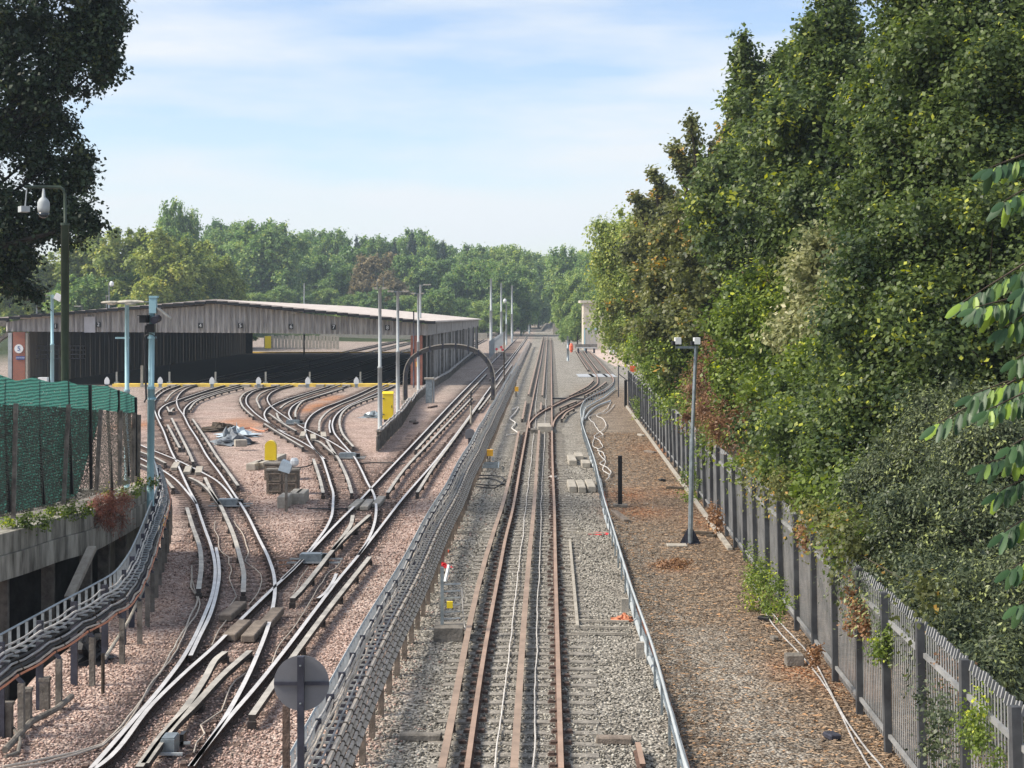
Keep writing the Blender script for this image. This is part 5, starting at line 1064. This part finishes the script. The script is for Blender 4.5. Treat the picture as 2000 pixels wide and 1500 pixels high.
# ------------------------------------------------------------------ small things on the ground
def blk(name,label,cat,px,py,d,rz=0,m='concrete',z=0,group=None,rx=0,bev=.02):
    x,y,_=U(px,py,z); b=MB().box((0,0,0),d); me=b.build(name,M[m]); 
    bm=__import__('bmesh').new(); bm.from_mesh(me.data); __import__('bmesh').ops.bevel(bm,geom=bm.edges[:],offset=min(bev,min(d)*.2),segments=1,affect='EDGES'); bm.to_mesh(me.data); bm.free()
    me.location=(x,y+d[1]*.0,z+d[2]/2); me.rotation_euler=(rx,0,rz); return tag(me,label,cat,group)
G='concrete trough lids beside the straight track'
for px,py,w_,l,s in [(1119,909,.62,5.0,'longest slab of the farther group'),(1132,900,.62,3.2,'middle slab of the farther group'),(1145,914,.65,2.6,'right slab of the farther group'),(1119,962,.62,4.4,'left slab of the nearer row of three'),(1137,963,.60,4.4,'middle slab of the nearer row of three'),(1156,962,.62,4.6,'right slab of the nearer row of three')]:
    Z_=Zb(py); blk('concrete_block','pale concrete slab lying on ballast, '+s,'concrete block',px,py,(w_*.5*Z_/65,l*.62,.24),z=.0,group=G).location.y+=l*.3
for px,py,w_,l,s in [(553,992,.62,2.6,'left of the dark post'),(575,984,.62,2.8,'just right of the dark post'),(587,984,.55,2.6,'rightmost, with a dark end')]:
    blk('concrete_block','pale concrete block before the wooden cabinets, '+s,'concrete block',px,py,(w_*.62,l*.55,.42),z=.0,group='blocks by the wooden cabinets').location.y+=l*.2
for px,py,rz,s in [(500,915,-.09,'leftmost, dark end facing left'),(517,912,-.10,'second, beside the post'),(543,902,-.06,'behind the yellow box post')]:
    blk('concrete_block','long concrete block lying near the rounded yellow box, '+s,'concrete block',px,py,(.42,2.0,.3),rz,z=.0,group='long blocks by the rounded yellow box')
def cabinet(px,py,label,w_,h,dp,lid=True):
    x,y,_=U(px,py); t=thing('wooden_cabinet',label,'cabinet',(x,y,0))
    MB().box((x,y+dp/2,h/2),(w_,dp,h)).build('carcass',M['crate'],t)
    for sx in (-.25,.25):
        for sz in (.3,.72):
            b=MB(); a,c=w_*.19,h*.16; X,Z=x+sx*w_,h*sz
            for q in (((X-a,Z-c),(X+a,Z-c)),((X-a,Z+c),(X+a,Z+c)),((X-a,Z-c),(X-a,Z+c)),((X+a,Z-c),(X+a,Z+c))): b.bar((q[0][0],y-.02,q[0][1]),(q[1][0],y-.02,q[1][1]),.04)
            b.build('door_panel',M['timber'],t)
    MB().box((x,y+dp/2,h+.03),(w_*1.06,dp*1.1,.06)).build('top',M['concrete_dark'],t); return t
cabinet(551,966,'weathered wooden cabinet with four panels behind the concrete blocks',1.22,.92,.6)
cabinet(543,938,'open wooden box behind the panelled cabinet',1.15,.65,.9)
x,y,_=U(559,1001); t=thing('signal_post','dark post with pale blue plastic bag over its top before the cabinets','post',(x,y,0))
MB().box((x,y,.75),(.09,.09,1.5)).build('shaft',M['concrete_dark'],t)
b=MB(); b.add([(x-.28,y-.1,1.5),(x+.12,y-.15,1.38),(x+.22,y-.1,1.68),(x-.15,y-.05,1.85),(x-.22,y+.2,1.5),(x+.15,y+.2,1.45),(x+.26,y+.15,1.72),(x-.1,y+.15,1.88)],[(0,1,2,3),(7,6,5,4),(0,4,5,1),(1,5,6,2),(2,6,7,3),(3,7,4,0)]).build('plastic_bag',M['tarp_light'],t)
MB().lathe((x+.28,y+.05,1.62),[(.08,0),(.15,.08),(.16,.2),(.1,.3)],9).build('plastic_bag',M['white'],t)
# tarpaulin heap
def heap(name,label,cat,px,py,r,h,m,seed,sx=1.6):
    rg=np.random.default_rng(seed); x,y,_=U(px,py); n=14; k=9; v=[];f=[]
    for j in range(k):
        for i in range(n):
            a=2*math.pi*i/n; u=j/(k-1); rad=r*(1-u**1.7)*(1+.28*rg.normal()); v.append((x+math.cos(a)*rad*sx,y+math.sin(a)*rad*1.6,max(0,h*u*(1+.25*rg.normal())*(1.0))))
    for j in range(k-1):
        for i in range(n): f.append((j*n+i,j*n+(i+1)%n,(j+1)*n+(i+1)%n,(j+1)*n+i))
    return tag(MB().add(v,f).build(name,M[m]),label,cat)
heap('tarpaulin','dark crumpled tarpaulin bundle in the middle of the pink ballast','tarpaulin',452,868,.75,.75,'tarp',1,1.3)
heap('tarpaulin','pale grey green plastic sheet bunched behind the dark tarpaulin','tarpaulin',462,852,.65,.5,'tarp_light',2)
heap('rubbish_heap','heap of broken bits left of the tarpaulin','rubbish',430,842,.7,.45,'bark',3)
blk('board','pale board propped on the tarpaulin bundle','board',470,872,(.6,.5,.35),.3,'concrete',z=.2)
heap('rubbish_sack','black bag slumped against the retaining wall under the curved cables','bag',178,1290,.35,.7,'black',4,1.0)
heap('rubbish_heap','bent pale pipes and scrap lying left of the yellow cabinet','rubbish',733,815,.6,.35,'galv',6)
# yellow boxes
x,y,_=U(758,826); t=thing('yellow_cabinet','large yellow cabinet beside the tall grey post','cabinet',(x,y,0))
o=MB().box((x,y,1.05),(.66,.5,1.62)).build('body',M['yellow'],t); MB().add([(x-.36,y-.3,1.86),(x+.36,y-.3,1.86),(x+.36,y+.3,1.86),(x-.36,y+.3,1.86),(x-.34,y,2.0),(x+.34,y,2.0)],[(0,1,5,4),(2,3,4,5),(0,4,3),(1,2,5),(3,2,1,0)]).build('lid',M['yellow'],t); MB().box((x,y,.12),(.5,.4,.24)).build('plinth',M['steel_dark'],t)
for q in (.55,1.55): MB().bar((x-.33,y-.27,q),(x-.20,y-.27,q),.03,.05).build('hinge',M['steel_dark'],t)
MB().box((x+.24,y-.27,1.05),(.03,.04,.16)).build('handle',M['steel_dark'],t)
x,y,_=U(529,918); t=thing('yellow_box','yellow box with rounded top on a post behind the wooden cabinets','cabinet',(x,y,0))
o=[(-.25,0),(.25,0),(.25,.62)]+[(.25*math.cos(a),.62+.25*math.sin(a)) for a in np.linspace(.3,2.84,8)]+[(-.25,.62)]
MB().prism([(a,b+.45) for a,b in o],'y',(x,y,0),.35).build('body',M['yellow'],t); MB().box((x,y,.22),(.12,.12,.46)).build('post',M['galv'],t)
def ybox(px,py,w_,h,leg,label,m='yellow_box'):
    x,y,_=U(px,py); t=thing('yellow_box',label,'box',(x,y,0)); MB().box((x,y,leg+h/2),(w_,w_*.8,h)).box((x,y,leg+h+.012),(w_*1.08,w_*.9,.03)).build('body',M[m],t); MB().box((x,y-.02,leg/2),(.05,.05,leg)).box((x-.1,y+.05,leg/2),(.05,.05,leg)).build('legs',M['black'],t); MB().box((x+w_*.5,y-.1,leg*.6),(w_*.5,.12,w_*.5)).build('junction',M['galv_light'],t)
ybox(322,1058,.24,.26,.50,'small amber box at the edge of the curved cables by the pale blue pole')
ybox(957,905,.28,.26,.35,'small amber box on legs right of the cable run','yellow_box')
ybox(1009,775,.30,.34,.45,'small amber box on legs beside the cable run beyond the arch')
# point machines
def machine(px,py,label,w_=.9,rl=.65):
    x,y,_=U(px,py); t=thing('point_machine',label,'point machine',(x,y,0)); MB().box((x,y,.17),(w_,.42,.24)).box((x,y,.30),(w_*.9,.36,.03)).build('casing',M['galv'],t)
    MB().bar((x-rl,y+.35,.10),(x+rl*1.3,y+.35,.10),.04).build('drive_rod',M['galv_light'],t); MB().bar((x-rl,y-.3,.09),(x+rl*1.3,y-.3,.09),.04).build('detector_rod',M['galv_light'],t); MB().box((x+w_*.55,y+.45,.14),(w_*.3,.24,.2)).build('motor_cover',M['black'],t)
machine(608,1102,'grey point machine between the rails of the diagonal track',.62); machine(445,991,'grey point machine between the rails of the curved track',.7); machine(679,897,'pale point machine in the track right of the S bend',.8); machine(572,830,'small point machine in the far curved tracks',.8)
machine(332,1474,'black point machine between the rails at the bottom left',.22,.2)
x,y,_=U(1063,843); t=thing('concrete_chamber','square concrete chamber in the middle of the straight track at the crossing','chamber',(x,y,0)); MB().box((x,y,.2),(.75,3.0,.4)).build('body',M['concrete'],t); MB().box((x-.6,y-1.2,.12),(.4,1.0,.24)).build('side_block',M['concrete_dark'],t)
# timber boards over the rails
BD=[(455,1200,-.62,'near the bottom crossing, upper left'),(463,1238,-.6,'near the bottom crossing, lower middle'),(497,1240,-.35,'near the bottom crossing, inside the right rail'),(531,1213,-.35,'near the bottom crossing, outside the right rail'),(696,990,-.62,'at the upper crossing, left'),(717,990,-.3,'at the upper crossing, middle'),(740,984,-.3,'at the upper crossing, right'),
    (343,914,.5,'left of the far crossing'),(367,922,.55,'middle of the far crossing'),(389,923,.6,'right of the far crossing'),(592,852,.3,'by the S bend, left'),(612,857,.5,'by the S bend, middle'),(632,853,.5,'by the S bend, right')]
for px,py,rz,s in BD:
    Z_=Zb(py); blk('timber_ramp','brown timber ramp board between the rails '+s,'board',px,py,(.30,min(2.2,1.0+Z_*.012),.16),-abs(rz)*.14 if px>=400 and py>930 else rz*.25,'timber' if Z_<60 else 'concrete',z=.05,group='timber ramp boards',rx=.04)
# stray timbers
for px,py,l,rz,m_,s in [(812,828,.9,-.12,'rail_side','dark sleeper end lying left of the arch track'),(806,824,1.3,-.14,'timber','timber lying beside the dark sleeper end'),(845,796,2.2,-.2,'chair','rusty bar lying by the grey cabinet'),(1212,1012,2.6,.10,'timber','long plank lying beside the black post'),(1270,885,.9,.5,'timber','small board near the fence in the litter'),(1252,852,.9,.2,'concrete','pale small board in the litter by the far fence'),(1278,850,.8,0,'black','dark pot shaped block near the far fence'),
    (1340,957,1.6,1.2,'bark','dark stick leaning at the fence foot'),(1365,1045,1.0,1.1,'bark','short dark stick near the lamp post'),(1293,940,.35,.2,'black','small black scrap on the litter behind the black post'),(1495,1212,.32,.9,'black','torn black scrap in front of the fence'),(1625,1443,.30,.3,'steel_dark','smooth dark block near the bottom right'),(1512,1251,.2,.3,'concrete_dark','grey stone near the concrete block'),(1390,1050,.3,.9,'bark','dark wood chip right of the lamp post'),
    (1200,1452,.6,1.5,'timber','brown concrete slab beside the straight track at bottom'),(822,1446,.7,1.5,'concrete_dark','mossy slab left of the straight track at bottom'),(1080,934,.3,1,'cable_white','white rag between the rails')]:
    blk('scrap',s,'scrap',px,py,(.22 if l>.5 else l*.7,l,.12 if l>.5 else .10),rz,m_)
blk('concrete_block','solitary concrete block with wires on top near the fence','concrete block',1551,1300,(.36,.30,.24),0,'concrete_dark')
blk('paving_slab','flat concrete slab at the foot of the grey lamp post','slab',1322,1067,(.6,.5,.06),0,'concrete')
x,y,_=U(876,1252); t=thing('equipment_rack','galvanised ladder rack standing on a concrete base by the straight track','rack',(x,y,0))
MB().box((x,y+.25,.15),(.62,.8,.3)).build('concrete_base',M['concrete_dark'],t)
b=MB(); b.bar((x-.15,y+.3,.3),(x-.15,y+.3,1.55),.07)
MB.build(b,'upright',M['galv'],t)
for i in range(6): MB().bar((x-.12,y+.3,.42+i*.15),(x+.25,y+.3,.44+i*.15),.03).build('rung',M['galv_light'],t)
MB().bar((x-.08,y+.2,1.25),(x+.0,y+.3,1.6),.05).build('top_plate',M['white'],t); MB().box((x+.02,y+.2,.75),(.13,.1,.14)).build('yellow_fitting',M['yellow'],t); MB().tube([(x+.28,y+.3,1.1),(x+.3,y+.28,.6),(x+.34,y+.2,.3),(x+.42,y,.03)],.015,5).build('wire',M['cable_white'],t)
b=MB(); x,y,_=U(958,922); t=thing('equipment_rack','small silver ladder rack lying right of the cable run beside the amber box','rack',(x,y,0))
for i in range(6): MB().bar((x-.35,y+i*.5,.2),(x+.35,y+i*.5,.2),.04).build('rung',M['galv'],t)
for s in (-.35,.35): MB().bar((x+s,y-.2,.2),(x+s,y+2.7,.2),.04).build('side_bar',M['galv'],t)
x,y,_=U(868,1078); t=thing('traffic_cone','orange traffic cone lying at the foot of the cable run','cone',(x,y,0)); MB().tube([(x-.05,y,.12),(x-.10,y+.35,.4)],[.10,.02],10).build('cone_body',M['red'],t); MB().box((x-.0,y-.1,.06),(.28,.10,.07),ry=.2).build('base',M['orange_plastic'],t)
heap('rubbish_heap','red netting scrap below the traffic cone','rubbish',863,1108,.16,.12,'red',8)
heap('net_scrap','pink net scrap on the ballast by the handrail','net',1170,1043,.2,.05,'red',9)
heap('net_scrap','tangle of pinkish wire by the handrail foot','net',1218,1212,.16,.15,'cable_orange',10)
tag(MB().bar(U(1113,1055,.06),U(1128,1224,.06),.07,.06).build('marker_strip',M['concrete']),'pale strip laid lengthwise on the ballast right of the straight track','strip')
for k,(a,b_) in enumerate([((1130,1212),(1228,1214)),((1130,1224),(1228,1226)),((1120,1040),(1180,1042)),((885,1038),(965,1039)),((1115,1236),(1225,1238))]): tag(MB().bar(U(*a,.05),U(*b_,.05),.06,.05).build('marker_strip',M['concrete']),'thin pale strip lying crosswise on the ballast, '+['upper of three by the handrail','middle of three by the handrail','far one by the pink net','left of the straight track','lowest of three by the handrail'][k],'strip')
x,y,_=U(1253,1500); t=thing('spare_rail','short length of rusty rail standing end on beside the duct at the bottom','rail',(x,y,0)); MB().sweep([(x-.02,y-.5,.2),(x,y+.8,.2)],RAIL,RT).build('rail',[M['rail_side_brown'],M['rail_top_rust']],t)
x,y,_=U(838,787); t=thing('grey_cabinet','tall narrow grey cabinet with cream lid left of the arch','cabinet',(x,y,0)); MB().box((x,y,.9),(.5,.5,1.8)).build('body',M['galv'],t); MB().box((x,y,1.88),(.75,.7,.12)).build('lid',M['concrete'],t); MB().box((x+.35,y,1.0),(.12,.2,2.0)).build('pipe',M['galv_light'],t)
x,y,_=U(918,812); t=thing('shunt_signal','grey rounded signal back beside the cable run in the diagonal track','signal',U(918,868)); x,y,_=U(918,868)
MB().prism([(a*1.5,b*1.5+.3) for a,b in [(-.16,0),(.16,0),(.18,.2),(.12,.32),(0,.36),(-.12,.32),(-.18,.2)]],'y',(x,y,0),.2).build('signal_face',M['sign_back'],t); MB().box((x,y,.17),(.2,.2,.34)).build('foot',M['steel_dark'],t)
x,y,_=U(920,830); t=thing('aerial_post','short cream and black rod post just beyond the rounded signal back','post',(x,y,0)); MB().tube([(x,y,0),(x,y,1.2)],.07,8).build('post',M['concrete'],t); MB().tube([(x,y,1.2),(x,y,2.1)],.04,6).build('aerial',M['black'],t)
# buffer stops, far things
x,y,_=U(1145,690); t=thing('buffer_stop','dark timber buffer stop closing the right hand siding','buffer stop',(x,y,0))
MB().box((x,y,1.15),(3.6,.5,.7)).build('beam',M['concrete_dark'],t); MB().box((x,y-.3,.9),(3.4,.1,.12)).build('pale_strip',M['white'],t)
for s in (-1.3,0,1.3): MB().box((x+s,y+.1,.45),(.3,.5,.9)).build('leg',M['steel_dark'],t)
x,y,_=U(974,706); t=thing('buffer_stop','white framed buffer stop with three red discs beyond the arch','buffer stop',(x,y,0))
for a,b_ in (((960,706),(972,690)),((972,690),(986,690)),((984,690),(992,706))):
    p=P(a[0],a[1]-2,y); q=P(b_[0],b_[1],y); MB().bar(p,q,.25).build('frame_bar',M['concrete'],t)
for px,py in ((970,682),(979,678),(982,683)): p=P(px,py,y-.4); MB().prism([(math.cos(a/12*6.283)*.18,math.sin(a/12*6.283)*.18) for a in range(12)],'y',p,.06).build('red_disc',M['red'],t); MB().bar((p[0],y-.4,p[2]-.15),(p[0],y-.4,.2),.05).build('rod',M['steel_dark'],t)
x,y,_=U(1116,688); t=thing('barrier_post','bright orange barrier post left of the buffer stop','barrier',(x,y,0)); MB().lathe((x,y,0),[(.2,0),(.2,.3),(.33,.35),(.33,1.1),(.2,1.5)],10).build('body',M['orange_plastic'],t)
t=thing('steel_fence','pale blue grey steel fence beyond the shed corner','fence',U(968,694))
a=np.array(U(957,697)); c=np.array(U(986,668))
b=MB(); n=46
for i in range(n): q=a+(c-a)*i/n; b.box((q[0],q[1],1.2),(.28,.25,2.4))
b.build('pales',M['galv_light'],t); MB().bar((a[0],a[1],2.0),(c[0],c[1],2.0),.15).build('rail',M['galv'],t)
tag(MB().box((14.9,306,4.15),(4.2,8,8.3)).box((14.7,306,8.6),(5.0,9.4,.45)).box((13.0,301.95,5.6),(.5,.1,1.6)).build('pump_house',M['render']),'cream flat roofed building half hidden behind trees beyond the siding','building')
t=thing('gate','green framed grey gate behind the buffer stop','gate',(14.6,296,0))
b=MB()
for i in range(10): b.box((12.9+i*.22,296,1.9),(.09,.1,3.6))
b.build('bars',M['galv'],t); MB().bar((12.7,296,3.8),(15.0,296,3.8),.2).build('top_beam',M['teal'],t); MB().box((12.7,296,1.9),(.2,.2,3.8)).build('side_post',M['teal'],t)
t=thing('parked_van','white van parked on the pale yard partly hidden by leaves','van',(16.5,268,0))
MB().prism([(-1.0,.4),(1.0,.4),(1.0,1.4),(.9,2.2),(-.9,2.2),(-1.0,1.4)],'y',(16.5,268,0),4.4).build('body',M['van'],t); MB().box((16.5,265.78,1.75),(1.6,.05,.6)).build('windscreen',M['glass'],t)
for s in (-.85,.85):
    for q in (-1.4,1.4): MB().prism([(math.cos(a/14*6.283)*.33,math.sin(a/14*6.283)*.33) for a in range(14)],'x',(16.5+s,268+q,.34),.22).build('wheel',M['black'],t)
struct(MB().box((24,258,.01),(22,90,.02)).build('yard',M['gravel_beige']))
t=thing('mesh_gate','thin pole frame with white and red notice at the far end of the palisade fence','gate',U(1213,790))
x,y,_=U(1208,775); b=MB(); b.bar((x,y,0),(x,y,2.6),.08); b.bar((x,y,1.9),(x+2.2,y+2,.2),.05); b.build('frame',M['steel_dark'],t); MB().box((x+1.2,y,2.3),(.5,.04,.5)).build('notice',M['orange_plastic'],t)
t=thing('yellow_cabinet','small yellow cabinet far away left of the siding','cabinet',U(1103,652)); x,y,_=U(1103,655); MB().box((x,y,1.6),(1.4,1,3.2)).build('body',M['yellow'],t); MB().box((x-2.4,y,1.7),(1.8,1,3.2)).build('grey_door',M['concrete'],t)
for k,(px,py,w_,l) in enumerate([(1143,734,.85*2,8),(1168,734,1.8,8),(1190,734,1.2,8)]):
    x,y,_=U(px,py); tag(MB().box((x,y,.03),(w_,l,.05)).build('rubber_mat',M['slab_grey']),'flat pale grey mat laid in the siding, '+['left one','between the rails','right one'][k],'mat')
tag(MB().bar(U(1080,778,.08),U(1160,780,.08),.35,.12).build('crossing_bar',M['black']),'black bar laid across from the straight track to the siding','bar')
# gravel bank and walls at the far end
b=MB(); v=[];f=[]; nx_,ny_=24,10
for j in range(ny_):
    for i in range(nx_): u,w_=i/(nx_-1),j/(ny_-1); v.append((9+u*16,505+w_*60,-.1+4.3*math.sin(math.pi*min(1,u*1.15))**.6*min(1,w_*2.5)*(1-.12*math.sin(i*1.9))))
for j in range(ny_-1):
    for i in range(nx_-1): a=j*nx_+i; f.append((a,a+1,a+nx_+1,a+nx_))
struct(b.add(v,f).build('bank',M['concrete_dark']))
t=thing('tunnel_mouth','small dark arched tunnel mouth beyond the masts at the end of the line','tunnel',(2,560,0))
MB().prism([(-3.4,0),(-2.7,0)]+[(-2.7*math.cos(a),2.6+2.3*math.sin(a)) for a in np.linspace(0,math.pi,12)]+[(2.7,0),(3.4,0),(3.4,5.6),(-3.4,5.6)],'y',(2.0,560,0),1.0).build('portal',M['concrete_dark'],t)
MB().box((2.0,566,2.8),(6.6,10,5.6)).build('black_bore_fill',M['black'],t)  # solid black block stands for the darkness inside the tunnel
tag(MB().box((-22,565,1.6),(40,1,3.2)).build('retaining_wall',M['concrete_dark']),'low grey wall at the far end left of the tunnel mouth','retaining wall')

# ------------------------------------------------------------------ haze
m=bpy.data.materials.new('thin haze'); m.use_nodes=True; t=m.node_tree; t.nodes.clear(); ou=nd(t,'ShaderNodeOutputMaterial'); pv=nd(t,'ShaderNodeVolumePrincipled'); pv.inputs['Density'].default_value=.00027; pv.inputs['Color'].default_value=(.72,.86,1,1); pv.inputs['Anisotropy'].default_value=.2
t.links.new(pv.outputs[0],ou.inputs['Volume'])
hz=MB().box((0,675,24),(1040,1500,56)).build('haze',m); tag(hz,kind='stuff',label='thin pale air fading the far woods',cat='haze')

t=thing('yard_fence','beige boarded fence seen through the back of the shed','fence',(-38,305,0))
b=MB()
for i in range(22): b.box((-44.5+i*.62,305,1.2+.1*(i%3)),(.5,.15,2.4))
b.build('boards',M['concrete'],t); MB().box((-44.0,304.6,1.3),(1.1,.3,2.2)).build('yellow_board',M['yellow'],t)
tag(MB().box((-26,405,.8),(40,.4,1.6)).build('low_wall',M['concrete']),'long low pale wall across the yard far behind the shed','low wall')
